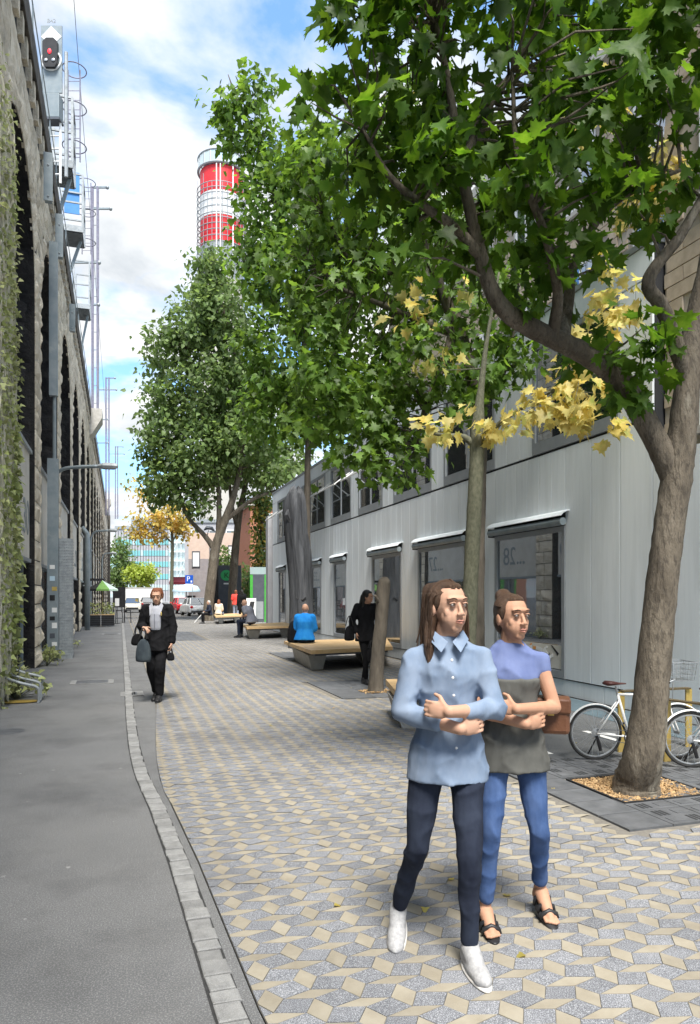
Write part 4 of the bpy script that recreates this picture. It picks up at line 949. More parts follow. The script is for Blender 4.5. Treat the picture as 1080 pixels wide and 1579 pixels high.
p2 = platform(28.0, -2.15, -1.32, 15.0, 17.1, 1.3, 'caged service platform with blue board, second from the signal')
MB().b2(-2.05, -1.5, 29.32, 29.36, 16.3, 17.9).build('blue_board', M['bluep'], p2, True)
p3 = platform(37.2, -2.15, -1.45, 15.7, 18.0, 1.6, 'smallest caged service platform farthest along the viaduct')
def steel_post(px, y0, y1, x, label):
    a, b = on(px, y0, x), on(px, y1, x); t = thing('wall_beam', label, 'beam', (x, a.y, b.z), group='grey steel beams bolted to the viaduct')
    MB().b2(x - .08, x + .08, a.y - .06, a.y + .06, b.z, a.z).build('web', M['blueg'], t, True); MB().b2(x - .10, x + .10, a.y - .09, a.y - .061, b.z, a.z).build('flange', M['blueg'], t, True)
    for z in (b.z + .1, a.z - .3): MB().ell((x, a.y - .09, z), .025, 8, 6).build('bolt', M['galv'], t, True)
steel_post(75, 238, 312, -1.62, 'nearest grey steel beam bolted under the signal platform'); steel_post(92, 332, 398, -1.60, 'second grey steel beam below the platform with blue board'); steel_post(112, 470, 512, -1.60, 'third grey steel beam below the smallest platform')
def hoop_ladder(px, y0, y1, Z, r, label):
    top, bot = at(px, y0, Z), at(px, y1, Z); t = thing('caged_ladder', label, 'ladder', bot, FR, group='caged ladders on the viaduct'); H = top.z - bot.z
    for x in (-r * .55, r * .5):
        MB().tube([(x, 0, 0), (x, 0, H)], .022, 6).build('stile', M['lilac'], t)
    n = max(3, int(H / 1.0))
    for k in range(n):
        MB().ring((0, 0, H * (1 - k / (n - .6))), r, .018, 'Z', 20, 5).build('hoop', M['lilac'], t)
    rg = MB()
    for k in range(int(H / .3)): rg.tube([(-r * .55, 0, .15 + k * .3), (r * .5, 0, .15 + k * .3)], .010, 4)
    rg.build('rungs', M['lilac'], t)
hoop_ladder(115, 108, 250, 22.5, .36, 'lilac caged ladder beside the railway signal'); hoop_ladder(134, 282, 392, 29, .34, 'lilac caged ladder beyond the platform with blue board')
def mast(px, y0, y1, Z, arms, label, w=.16):
    top, bot = at(px, y0, Z), at(px, y1, Z); t = thing('catenary_mast', label, 'mast', bot, FR, group='catenary masts on the viaduct'); H = top.z - bot.z
    mb = MB()
    for x in (-w, w): mb.tube([(x, 0, 0), (x, 0, H)], w * .55, 6)
    mb.build('pole', M['lilac'], t)
    lg = MB(); z = .4
    while z < H - .3: lg.bar((-w, 0, z), (w, 0, z), .04); z += 1.1
    lg.build('batten', M['galv'], t)
    for (yy_, l, r_) in arms:
        z = at(px, yy_, Z).z - bot.z; MB().bar((-l, 0, z), (r_, 0, z), .10).build('cross_arm', M['blueg'], t); MB().ell((r_, 0, z), .12, 8, 6).build('insulator', M['galv'], t)
    return t
mast(147, 288, 632, 44, [(289, .2, .75), (322, .8, .95), (405, 1.4, .25), (470, .3, .2)], 'nearest lilac catenary mast with short cross arms above the viaduct')
mast(166, 582, 795, 76, [(583, .1, .8), (601, .9, .95), (647, 1.2, .1), (683, 1.2, .1)], 'middle catenary mast with cross arms against the blue sky', .16)
mast(180, 688, 800, 110, [(689, .1, 1.0), (700, 1.2, 1.2)], 'farthest catenary mast seen low at the end of the viaduct', .18)
wr = thing('overhead_wire', 'thin overhead wire rising from the signal to the sky', 'wire', (-1.7, 20, 16)); MB().tube(spline([(-1.3, 7, 22), (-1.3, 21, 19.2), (-1.2, 46, 17.5), (-1.2, 80, 17)], 8), .012, 4).build('wire', M['blueg'], wr, True)

# cable duct, perforated post and lamp on the pier
cd = thing('cable_duct', 'tall blue grey cable duct on the second viaduct pier with stickers low down', 'duct', (-1.62, 19.6, 0))
MB().b2(-1.72, -1.52, 19.5, 19.68, 6.7, 10.6).build('upper_duct', M['blueg'], cd, True); MB().tube([(-1.6, 19.6, 5.1), (-1.6, 19.6, 6.7)], .045, 8).build('pipe', M['blueg'], cd, True)
low = MB().b2(-1.76, -1.50, 19.48, 19.68, 0, 5.1).build('lower_duct', M['blueg'], cd, True)
for k, (z, m, s) in enumerate(((2.0, 'ltblue', .12), (1.75, 'gold', .10), (1.5, 'black', .14), (1.2, 'white', .12), (1.0, 'black', .1), (.8, 'white', .14), (.55, 'slate', .12), (.35, 'white', .1), (2.3, 'white', .1))):
    MB().b2(-1.70 + (k % 2) * .05, -1.58 + (k % 2) * .05, 19.474, 19.479, z, z + s).build('sticker', M[m], low, True)
pp = thing('perforated_post', 'short broad perforated steel post in front of the cable duct', 'post', (-1.42, 19.9, 0))
MB().b2(-1.52, -1.18, 19.75, 20.1, 0, 3.1).build('shell', M['galv'], pp, True)
st = MB()
for i in range(6):
    for j in range(40): st.ell((-1.485 + i * .056, 19.745, .1 + j * .075), (.017, .012, .017), 6, 4)
for j in range(40):
    for i in range(5): st.ell((-1.178, 19.80 + i * .06, .1 + j * .075), (.012, .017, .017), 6, 4)
stuff(st.build('studs', M['galv'], pp, True))
def street_lamp(px0, py0, px1, py1, Z, label, r=.05):
    a, b = at(px0, py0, Z), at(px1, py1, Z); t = thing('street_lamp', label, 'street lamp', (a.x, a.y, 0), group='curved street lamps along the viaduct')
    d = b - a; pts = [(a.x, a.y, 0), (a.x, a.y, b.z * .5), (a.x, a.y, b.z - .75), Vector((a.x, a.y, b.z - .3)) + Vector((d.x, d.y, 0)) * .08, Vector((a.x, a.y, b.z - .08)) + Vector((d.x, d.y, 0)) * .26, Vector((a.x, a.y, b.z - .02)) + Vector((d.x, d.y, 0)) * .6, b]
    MB().tube(spline(pts, 5), r, 8).build('post', M['blueg'], t, True, smooth=True)
    u = Vector((d.x, d.y, 0)).normalized(); e = b + u * .55
    hd_ = MB(); hd_.tube([b - u * .02, b + u * .15 + Vector((0, 0, .01)), e - u * .1, e], [.05, .10, .10, .05], 8); hd_.build('lamp_head', M['galv'], t, True)
street_lamp(79, 900, 152, 719, 20.2, 'nearest curved street lamp arching over the footpath from the perforated post')
street_lamp(140, 905, 167, 818, 42, 'second curved street lamp farther along the viaduct', .06); street_lamp(158, 905, 170, 853, 62, 'third small street lamp arm low on the far viaduct wall', .06)
dp = thing('downpipe', 'round grey downpipe on the pier beside the cafe parasol', 'pipe', (-1.5, 36.2, 0)); MB().tube([(-1.5, 36.2, 0), (-1.5, 36.2, 4.6), (-1.75, 36.2, 4.9)], .12, 10).build('pipe', M['blueg'], dp, True, smooth=True); MB().b2(-1.7, -1.36, 36.18, 36.22, 2.1, 2.16).build('clip', M['galv'], dp, True)

# tube rack with an ochre sheet at the left edge
tr = thing('tube_rack', 'low bent steel tube rack at the foot of the vine', 'rack', (-1.42, 11.85, 0))
for k, (yy, h) in enumerate(((11.65, .30), (11.9, .34), (12.15, .40))):
    MB().tube(spline([(-1.8, yy + .1, h + .16), (-1.45, yy, h + .02), (-1.22, yy, h - .05), (-1.17, yy, h - .12), (-1.17, yy, 0)], 5), .022, 8).build('tube', M['galv'], tr, True, smooth=True)
MB().tube([(-1.17, 11.6, .02), (-1.17, 12.2, .02)], .02, 6).build('foot_bar', M['galv'], tr, True)
oc = MB(); oc.prism([(-1.42 + .24 * math.cos(a) - (.1 if math.cos(a) < 0 else 0), 11.75 + .11 * math.sin(a)) for a in [2 * PI * k / 24 for k in range(24)]], .015, .03); o = oc.build('ochre_sheet', M['cardb']); tag(o, 'ochre oval sheet lying under the steel tube rack', 'sheet')

# ------------------------------------------------------------------ cafe corner at the viaduct
cp = at(158, 966, 38.5); cx, cy = cp.x, cp.y
pa = thing('cafe_parasol', 'small green, mint and black striped cafe parasol by the viaduct', 'parasol', (cx, cy, 0))
MB().tube([(cx, cy, 0), (cx, cy, 2.45)], .035, 8).build('pole', M['splitwood'], pa, True); MB().cyl((cx, cy, 0), (cx, cy, .08), .25, .2, 16).build('base', M['concrete'], pa, True)
cols = ['black', 'parasol_green', 'parasol_mint', 'black', 'white', 'maroon', 'black', 'parasol_green']
for k in range(8):
    a0, a1 = 2 * PI * k / 8 + PI + .45, 2 * PI * (k + 1) / 8 + PI + .45; rr = .86
    p0 = (cx + rr * math.cos(a0), cy + rr * math.sin(a0), 2.0); p1 = (cx + rr * math.cos(a1), cy + rr * math.sin(a1), 2.0); tp = (cx, cy, 2.48); dn = lambda p: (p[0], p[1], p[2] - .09)
    mb = MB(); mb.add([p0, p1, tp, dn(p0), dn(p1), (cx, cy, 2.44)], [(0, 1, 2), (3, 5, 4), (0, 3, 4, 1)]); mb.build('canopy_panel', M[cols[k]], pa, True)
aw = thing('awning_frame', 'flat black awning frame over the cafe corner', 'awning', (cx - .4, cy + 1.2, 0)); MB().b2(cx - 1.0, cx + .08, cy + 1.0, cy + 1.9, 2.48, 2.60).build('slab', M['black'], aw, True)
for x in (cx - .95, cx + .03): MB().b2(x - .03, x + .03, cy + 1.1, cy + 1.16, 0, 2.48).build('post', M['black'], aw, True)
def planter(x0, x1, y, label):
    t = thing('planter', label, 'planter', ((x0 + x1) / 2, y, 0), group='dark cafe planters'); MB().b2(x0, x1, y, y + .35, .05, .62).build('box', M['slate'], t, True)
    for k in range(5): MB().b2(x0 - .01, x1 + .01, y - .02, y - .002, .08 + k * .105, .165 + k * .105).build('slat', M['black'], t, True)
    MB().b2(x0 - .02, x1 + .02, y - .02, y + .37, .622, .66).build('rim', M['wood'], t, True)
    P = np.array([(rnd.uniform(x0, x1) - (x0 + x1) / 2, rnd.uniform(.02, .33), rnd.uniform(.66, 1.25)) for _ in range(160)]); o_ = np.tile(np.array([[0, -.4, .6]]), (160, 1))
    stuff(inst('plants', leaves_mesh('plants', 'small', P, leaf_mats(160, o_), nrng.uniform(.06, .13, 160), M['vine']), t))
planter(cx - .82, cx - .08, cy - .9, 'dark slatted cafe planter on the viaduct side'); planter(cx - .02, cx + .62, cy - .7, 'dark slatted cafe planter under the parasol edge')
def stool(x, y, label, back=True):
    t = thing('bar_chair', label, 'chair', (x, y, 0), group='black cafe bar chairs')
    MB().b2(-.2, .2, -.2, .2, .74, .79).build('seat', M['black'], t)
    for sx in (-1, 1):
        for sy in (-1, 1): MB().bar((sx * .2, sy * .2, 0), (sx * .17, sy * .17, .74), .035).build('leg', M['black'], t)
    mb = MB()
    for s in (-1, 1): mb.bar((s * .19, -.19, .3), (s * .19, .19, .3), .025); mb.bar((-.19, s * .19, .3), (.19, s * .19, .3), .025)
    mb.build('stretcher', M['black'], t)
    if back:
        for z in (.95, 1.12, 1.28): MB().b2(-.19, .19, .16, .19, z, z + .08).build('back_slat', M['black'], t)
        for s in (-1, 1): MB().bar((s * .18, .18, .79), (s * .18, .21, 1.4), .03).build('back_post', M['black'], t)
q = at(184, 962, 43); stool(q.x, q.y, 'black bar chair with slatted back beside the cafe menu'); q = at(197, 961, 43.5); stool(q.x, q.y, 'backless black bar stool at the edge of the kerb', False)
q = at(184, 960, 46); bs = thing('black_board', 'large black cafe board standing behind the menu sheet', 'board', (q.x, q.y, 0), FR); MB().b2(-.4, .4, -.03, .03, .9, 2.2).build('panel', M['black'], bs); [MB().b2(s * .35 - .03, s * .35 + .03, -.02, .02, 0, .9).build('leg', M['black'], bs) for s in (-1, 1)]
q = at(181, 958, 42); ms = thing('menu_stand', 'white menu sheet on a black stand by the cafe', 'menu stand', (q.x, q.y, 0), FR); MB().b2(-.12, .12, -.02, .0, 1.05, 1.5).build('sheet', M['white'], ms); MB().tube([(0, .02, 0), (0, .02, 1.5)], .02, 6).build('post', M['black'], ms); MB().b2(-.15, .15, -.1, .1, 0, .03).build('foot', M['black'], ms)

# ------------------------------------------------------------------ far buildings, tower, wall
tw = at(342, 920, 200); T = thing('striped_tower', 'round red and white striped tower with glass ring and scaffold rails', 'tower', (tw.x, tw.y, 0))
def zt(py): return EYE + (920 - py) / FPX * 200
def drum(z0, z1, r, m, name, par=T):
    mb = MB(); mb.cyl((0, 0, z0), (0, 0, z1), r, n=40); return mb.build(name, M[m], par, smooth=False)
drum(-.5, zt(440), 6.0, 'concrete', 'shaft'); drum(zt(440), zt(388), 6.0, 'galv', 'grey_drum')
for k, y in enumerate((386.8, 373.5, 360.2)): drum(zt(y), zt(y - 12.7), 6.0, 'red', 'red_panel_ring')
for k, y in enumerate((346.6, 334.4, 322.2)): drum(zt(y), zt(y - 11.8), 6.0, 'white', 'white_panel_ring')
drum(zt(310), zt(272), 5.95, 'red', 'red_drum'); drum(zt(272), zt(268), 5.6, 'slate', 'neck')
mb = MB()
for k in range(20):
    a0, a1 = 2 * PI * k / 20 + .03, 2 * PI * (k + 1) / 20 - .03
    P0, P1 = (6.5 * math.cos(a0), 6.5 * math.sin(a0)), (6.5 * math.cos(a1), 6.5 * math.sin(a1)); mb.add([(*P0, zt(269)), (*P1, zt(269)), (*P1, zt(252)), (*P0, zt(252)), (P0[0] * .985, P0[1] * .985, zt(269)), (P1[0] * .985, P1[1] * .985, zt(269)), (P1[0] * .985, P1[1] * .985, zt(252)), (P0[0] * .985, P0[1] * .985, zt(252))], [(0, 1, 2, 3), (5, 4, 7, 6), (2, 3, 7, 6), (0, 1, 5, 4)])
mb.build('glass_ring', M['pale_glass'], T)
MB().ring((0, 0, zt(251)), 6.5, .22, 'Z', 40).build('top_rim', M['galv'], T); MB().ring((0, 0, zt(270)), 6.45, .35, 'Z', 40).build('lower_rim', M['galv'], T)
for y in (300, 308, 316, 326, 336, 346, 353, 362, 371, 380, 389, 398, 408): MB().ring((0, 0, zt(y)), 6.75, .13, 'Z', 40, 5).build('scaffold_ring', M['galv'], T)
for k in range(30):
    a = 2 * PI * k / 30; z1 = zt(285) if k % 3 == 0 else zt(300); MB().tube([(6.75 * math.cos(a), 6.75 * math.sin(a), zt(440)), (6.75 * math.cos(a), 6.75 * math.sin(a), z1)], .08, 5).build('upright', M['galv'], T)
for a in (-1.9, -1.75, -1.25):
    p = (7.0 * math.cos(a), 7.0 * math.sin(a)); MB().tube([(*p, zt(440)), (*p, zt(275))], .16, 6).build('ladder_pipe', M['white'], T)
MB().tube([(-2, 0, zt(252)), (-2, 0, zt(243))], .08, 5).build('aerial', M['galv'], T)
# teal glass office straight down the street
gb = at(226, 920, 200); G_ = thing('glass_office', 'distant office with rows of teal windows at the end of the street', 'building', (gb.x, gb.y, 0), FR)
W0, W1 = -8.6, 6.9
MB().b2(W0, W1, 0, 14, -1, 21.2).build('wall', M['greywall'], G_); MB().b2(-4.6, W1, 1, 12, 21.21, 23.6).build('roof_block', M['galv'], G_); MB().b2(W0 - .2, W1 + .2, -.3, 14.2, 20.6, 21.4).build('parapet', M['galv'], G_)
for fl, yc in enumerate((906, 889, 870, 853, 836)):
    zc = EYE + (920 - yc) / FPX * 200; n = 20; dx = (W1 - W0) / n
    for k in range(n): MB().b2(W0 + k * dx + .08, W0 + (k + 1) * dx - .08, -.10, .02, zc - .75, zc + .75).build('pane', M['pale_glass' if (k * 7 + fl * 3) % 9 == 0 or fl == 0 else 'teal'], G_)
for k in range(21): MB().b2(W0 + k * (W1 - W0) / 20 - .06, W0 + k * (W1 - W0) / 20 + .06, -.16, .0, .5, 20).build('mullion', M['slate'], G_)
sb = at(278, 920, 165); S_ = thing('scaffolded_block', 'white building wrapped in pale scaffolding right of the teal office', 'building', (sb.x, sb.y, 0), FR)
MB().b2(-2.6, 5, 1, 10, -1, 17.4).build('wall', M['pale_glass'], S_)
for k in range(8): MB().b2(-2.7, 5, .2, .9, 1.4 + k * 2.1, 1.55 + k * 2.1).build('scaffold_deck', M['white'], S_)
for k in range(9): MB().tube([(-2.6 + k * .92, .2, 0), (-2.6 + k * .92, .2, 17.6)], .06, 5).build('upright', M['white'], S_)
for k in range(8): MB().bar((-2.6 + (k % 4) * .92, .15, 1.5 + k * 2.1), (-1.68 + (k % 4) * .92, .15, 3.5 + k * 2.1), .08).build('brace', M['white'], S_)
lw = at(218, 920, 108); L_ = thing('boundary_wall', 'low white wall crossing the far end of the street', 'wall', (lw.x, lw.y, 0), FR); MB().b2(-4, 3.2, 0, .25, -.5, 2.9).build('wall', M['white'], L_); MB().b2(-4.05, 3.25, -.05, .3, 2.902, 3.0).build('coping', M['concrete'], L_)
# brown and pink rendered building beyond the plaza
pb = at(291, 926, 85); PB = thing('rendered_building', 'brown and pink rendered building with tall narrow windows beyond the plaza', 'building', (pb.x, pb.y, 0), FR)
MB().b2(0, 9, 0, 14, -.5, 6.1).build('lower_wall', M['brownwall'], PB); MB().b2(0, 9, 0, 14, 6.101, 9.2).build('upper_wall', M['pinkwall'], PB)
for (x, z0, z1, w) in ((.9, 5.2, 6.9, .75), (3.0, 5.6, 7.6, .8), (5.2, 5.6, 7.6, .8), (5.2, 2.2, 4.2, .8), (7.2, 5.6, 7.6, .8)):
    f = MB(); f.b2(x - w / 2 - .1, x - w / 2, -.08, .02, z0, z1); f.b2(x + w / 2, x + w / 2 + .1, -.08, .02, z0, z1); f.b2(x - w / 2 - .1, x + w / 2 + .1, -.08, .02, z1, z1 + .12); f.b2(x - w / 2 - .1, x + w / 2 + .1, -.1, .02, z0 - .1, z0); w_ = f.build('window', M['slate'], PB); MB().b2(x - w / 2 + .002, x + w / 2 - .002, -.05, -.005, z0 + .002, z1 - .002).build('pane', M['white'], w_)
MB().b2(2.3, 2.5, -.1, -.002, .4, 4.2).build('downpipe', M['slate'], PB); MB().b2(3.0, 4.2, -.06, -.002, 0, 3.2).build('door', M['blueg'], PB)
ra = at(274, 930, 80); RA = thing('maroon_awning', 'small maroon shop awning at the end of the plaza', 'awning', (ra.x, ra.y, 0), FR); MB().add([(-.95, 0, 3.25), (.95, 0, 3.25), (.95, 1.2, 3.85), (-.95, 1.2, 3.85), (-.95, 0, 2.95), (.95, 0, 2.95), (-.95, 1.2, 3.8), (.95, 1.2, 3.8)], [(0, 1, 2, 3), (4, 5, 1, 0), (4, 0, 3, 6), (5, 7, 2, 1), (4, 6, 7, 5)]).build('cloth', M['maroon'], RA); [MB().tube([(s * .9, .1, 0), (s * .9, .1, 3)], .03, 6).build('post', M['blueg'], RA) for s in (-1, 1)]
rb = at(402, 920, 70); RB = thing('red_brick_house', 'red brick house half hidden by the plaza trees', 'building', (rb.x, rb.y, 0), 0); MB().b2(-1, 12, 0, 10, 0, 10.5).build('wall', M['redwall'], RB); MB().b2(-1.3, 12.3, -.3, 10.3, 10.5, 11).build('roof', M['concrete'], RB)
for k in range(4):
    for z in (2, 5.2, 8.2): w_ = MB().b2(.2 + k * 2.6, 1.5 + k * 2.6, -.08, .02, z, z + 1.6).build('window', M['white'], RB); MB().b2(.32 + k * 2.6, 1.38 + k * 2.6, -.10, -.082, z + .12, z + 1.48).build('pane', M['pane'], w_)
gs = at(345, 930, 110); GB = thing('grey_block', 'pale grey apartment block far behind the broad trees', 'building', (gs.x, gs.y, 0), FR); MB().b2(-6, 14, 0, 12, 0, 13).build('wall', M['greywall'], GB); MB().b2(-6.2, 14.2, -.2, 12.2, 13, 13.5).build('roof', M['galv'], GB)
for k in range(7):
    for z in (1.5, 4.6, 7.7, 10.2): w_ = MB().b2(-5 + k * 2.7, -3.6 + k * 2.7, -.08, .02, z, z + 1.7).build('window', M['white'], GB); MB().b2(-4.88 + k * 2.7, -3.72 + k * 2.7, -.10, -.082, z + .12, z + 1.58).build('pane', M['pane'], w_)

# ------------------------------------------------------------------ signs, kiosk, sculpture, stump, ivy
ps = at(292, 946, 63); PS = thing('parking_sign', 'blue parking sign with white P on a thin pole', 'sign', (ps.x, ps.y, 0), FR)
MB().tube([(.28, .03, 0), (.28, .03, 3.55)], .035, 8).build('pole', M['galv'], PS); pl_ = MB().b2(-.35, .35, -.01, .01, 2.75, 3.5).build('plate', M['signblue'], PS); MB().b2(-.34, .34, -.01, .01, 2.42, 2.73).build('lower_plate', M['white'], PS)
inst('lettering', text_mesh('P', .62, M['white'], .003), pl_, (-.07, -.013, 3.15), (PI / 2, 0, 0)); MB().b2(.13, .27, -.016, -.0105, 2.85, 3.02).build('inset_symbol', M['white'], pl_)
bp_ = at(288, 942, 66); BP = thing('blue_parasol', 'wide pale blue parasol over the far terrace beside the parking sign', 'parasol', (bp_.x, bp_.y, 0), FR)
MB().tube([(0, 0, 0), (0, 0, 2.6)], .04, 8).build('pole', M['alu'], BP); mb = MB(); n = 16; mb.add([(0, 0, 2.75)] + [(1.0 * math.cos(2 * PI * k / n), 1.0 * math.sin(2 * PI * k / n), 2.58) for k in range(n)] + [(1.28 * math.cos(2 * PI * k / n), 1.28 * math.sin(2 * PI * k / n), 2.2) for k in range(n)] + [(1.28 * math.cos(2 * PI * k / n), 1.28 * math.sin(2 * PI * k / n), 2.05) for k in range(n)],
    [(0, 1 + k, 1 + (k + 1) % n) for k in range(n)] + [(1 + k, 1 + n + k, 1 + n + (k + 1) % n, 1 + (k + 1) % n) for k in range(n)] + [(1 + n + k, 1 + 2 * n + k, 1 + 2 * n + (k + 1) % n, 1 + n + (k + 1) % n) for k in range(n)]); mb.build('canopy', M['ltblue'], BP, smooth=True)
MB().b2(.1, .75, -.2, .4, 0, 1.7).build('dark_cabinet', M['black'], BP)
to = at(332, 950, 55); TO = thing('dark_totem', 'tall narrow black totem sign behind the leaning brown trunk', 'sign', (to.x, to.y, 0), FR); MB().b2(-.26, .26, -.15, .15, 0, 5.4).build('body', M['black'], TO, bevel=.02); MB().b2(-.15, .15, -.165, -.152, 4.7, 4.78).build('white_line', M['white'], TO)
kb = at(356, 948, 57); KB = thing('disc_board', 'dark board with a green disc bearing a black K', 'sign', (kb.x, kb.y, 0), FR); brd = MB().b2(-.95, .85, -.06, .06, .2, 4.1).build('board', M['slate'], KB); [MB().b2(s * .7 - .05, s * .7 + .05, -.04, .04, 0, .2).build('foot', M['black'], KB) for s in (-1, 1)]
MB().cyl((-.35, -.062, 3.3), (-.35, -.085, 3.3), .43, n=28).build('green_disc', M['signgreen'], brd); inst('lettering', text_mesh('K', .62, M['black'], .004), brd, (-.32, -.091, 3.28), (PI / 2, 0, 0)); MB().b2(-.55, -.15, -.07, -.061, 2.58, 2.70).build('white_strip', M['white'], brd)
sl_ = at(300, 930, 58); SL = thing('dark_street_lamp', 'dark street lamp with flat head in front of the rendered building', 'street lamp', (at(326, 930, 58).x, at(326, 930, 58).y, 0), FR); MB().tube(spline([(0, 0, 0), (0, 0, 5.6), (-.1, 0, 6.2), (-.4, 0, 6.35)], 5), .05, 8).build('post', M['slate'], SL, smooth=True); MB().tube([(.3, 0, 6.9), (.05, 0, 7.15), (-.35, 0, 7.2), (-.6, 0, 7.0)], [.05, .16, .16, .05], 8).build('lamp_head', M['slate'], SL); MB().tube([(-.4, 0, 6.35), (-.2, 0, 7.0)], .04, 6).build('arm', M['slate'], SL)
ki = at(400, 958, 45); KI = thing('green_kiosk', 'tall slate kiosk column edged in bright green with a frosted cap', 'kiosk', (ki.x, ki.y, 0), FR)
MB().b2(-.36, .36, -.3, .3, 0, 3.0).build('body', M['slate'], KI); MB().b2(-.54, -.362, -.28, .3, 0, 3.0).build('green_edge', M['kiosk_green'], KI); MB().b2(.362, .50, -.28, .3, 0, 3.0).build('green_edge', M['kiosk_green'], KI); MB().b2(-.54, .5, -.3, .3, 3.002, 3.45).build('cap', M['pale_glass'], KI); MB().b2(-.3, .3, -.312, -.302, .2, 1.3).build('lower_panel', M['frame'], KI)
# charred log sculpture
cs = at(465, 1000, 22); CS = thing('charred_log_sculpture', 'tall upright charred log sculpture standing before the grey facade', 'sculpture', (cs.x, cs.y, 0), FR)
prof = [(0, .36, 0), (.6, .32, .0), (1.5, .31, .0), (2.3, .33, -.02), (3.0, .34, -.08), (3.6, .31, -.16), (4.2, .33, -.2), (4.65, .28, -.2), (4.85, .20, -.18), (4.93, .08, -.16)]
vs, fs = [], []; n = 20; rad_ = [1 + .16 * math.sin(3 * a) + .10 * math.sin(7 * a + 1) + rnd.uniform(-.07, .07) for a in [2 * PI * k / n for k in range(n)]]
for (z, r, dx) in prof:
    for k in range(n): a = 2 * PI * k / n; q = rad_[k] + rnd.uniform(-.03, .03); vs.append((dx + r * q * math.cos(a), .8 * r * q * math.sin(a), z + (0 if z < 4.5 else .1 * math.sin(2 * a))))
for i in range(len(prof) - 1):
    for k in range(n): fs.append((i * n + k, i * n + (k + 1) % n, (i + 1) * n + (k + 1) % n, (i + 1) * n + k))
fs.append(tuple((len(prof) - 1) * n + k for k in range(n))); mb = MB(); mb.add(vs, fs); mb.build('log', M['char'], CS, smooth=True)
MB().tube([(-.22, -.1, 3.7), (-.42, -.12, 4.1), (-.34, -.06, 4.45)], [.05, .10, .04], 6).build('side_shard', M['char'], CS); MB().tube([(-.14, -.25, 1.55), (.06, -.27, 1.5), (.16, -.24, 1.58)], [.02, .035, .015], 6).build('notch', M['black'], CS)
# cut trunk in mid plaza
su = at(580, 1066, 11.9); SU = thing('cut_tree_trunk', 'upright cut tree trunk with rounded top beside the first bench', 'tree trunk', (su.x, su.y, 0), FR)
p = [(0, 0, -.03), (.0, 0, .12), (.03, 0, .6), (.09, 0, 1.2), (.12, 0, 1.7), (.14, 0, 1.86), (.145, 0, 1.93)]; MB().tube(spline(p, 4), lerpr([.15, .125, .112, .108, .11, .10, .04], 4), 16, wob=.10).build('trunk', M['bark3'], SU, smooth=True)
MB().tube([(.05, -.05, 1.5), (-.02, -.15, 1.62)], [.035, .02], 8).build('knot', M['bark3'], SU); mm_ = MB()
for k in range(200): mm_.box((rnd.uniform(-.25, .25), rnd.uniform(-.2, .2), .018 + rnd.uniform(0, .02)), (.03, .015, .008), m=Euler((rnd.uniform(-.4, .4), rnd.uniform(-.4, .4), rnd.uniform(0, 6))).to_matrix())
o = stuff(mm_.build('trunk_mulch', M['mulch'])); o.location = (su.x, su.y, 0)
# ivy column, bushes
iv = at(404, 955, 52); IV = thing('ivy_column', 'tall post overgrown with yellowing ivy left of the grey pillar', 'ivy', (iv.x, iv.y, 0)); MB().tube([(0, 0, 0), (0, 0, 9)], .15, 8).build('post', M['bark3'], IV)
P = np.stack([nrng.normal(0, .35, 1500), nrng.normal(0, .35, 1500), nrng.uniform(3, 9.3, 1500)], 1); O_ = np.stack([P[:, 0], P[:, 1], np.zeros(1500)], 1); O_ /= np.linalg.norm(O_, axis=1, keepdims=True) + 1e-6
stuff(inst('ivy_leaves', leaves_mesh('ivy_leaves', 'tiny', P[:1000], leaf_mats(1000, O_[:1000]), nrng.uniform(.2, .35, 1000), M['leaf3']), IV)); stuff(inst('yellow_ivy_leaves', leaves_mesh('yellow_ivy_leaves', 'tiny', P[1000:], leaf_mats(500, O_[1000:]), nrng.uniform(.2, .35, 500), M['yfar']), IV))
def bush(px, py, Z, r, h, label, m='leaf3'):
    q_ = at(px, py, Z); t = thing('bush', label, 'bush', (q_.x, q_.y, 0), group='bushes behind the plaza seats'); n = int(700 * r * h / 3)
    d = nrng.normal(0, 1, (n, 3)); d /= np.linalg.norm(d, axis=1, keepdims=True); P = d * nrng.uniform(.5, 1, (n, 1)) * np.array([r, r, h / 2]) + np.array([0, 0, h / 2]); stuff(inst('foliage', leaves_mesh('foliage', 'tiny', P, leaf_mats(n, d), nrng.uniform(.15, .32, n), M[m]), t)); MB().tube([(0, 0, 0), (0, 0, h * .6)], .06, 6).build('stem', M['bark3'], t)
bush(375, 950, 62, 1.6, 4.6, 'big green bush behind the board with the green disc'); bush(395, 950, 58, 1.2, 4.0, 'green bush behind the seated man in grey'); bush(399, 950, 54, .55, 2.9, 'orange brown shrub beside the green kiosk', 'yfar'); bush(345, 950, 66, 1.4, 6.5, 'tall green bush behind the black totem')
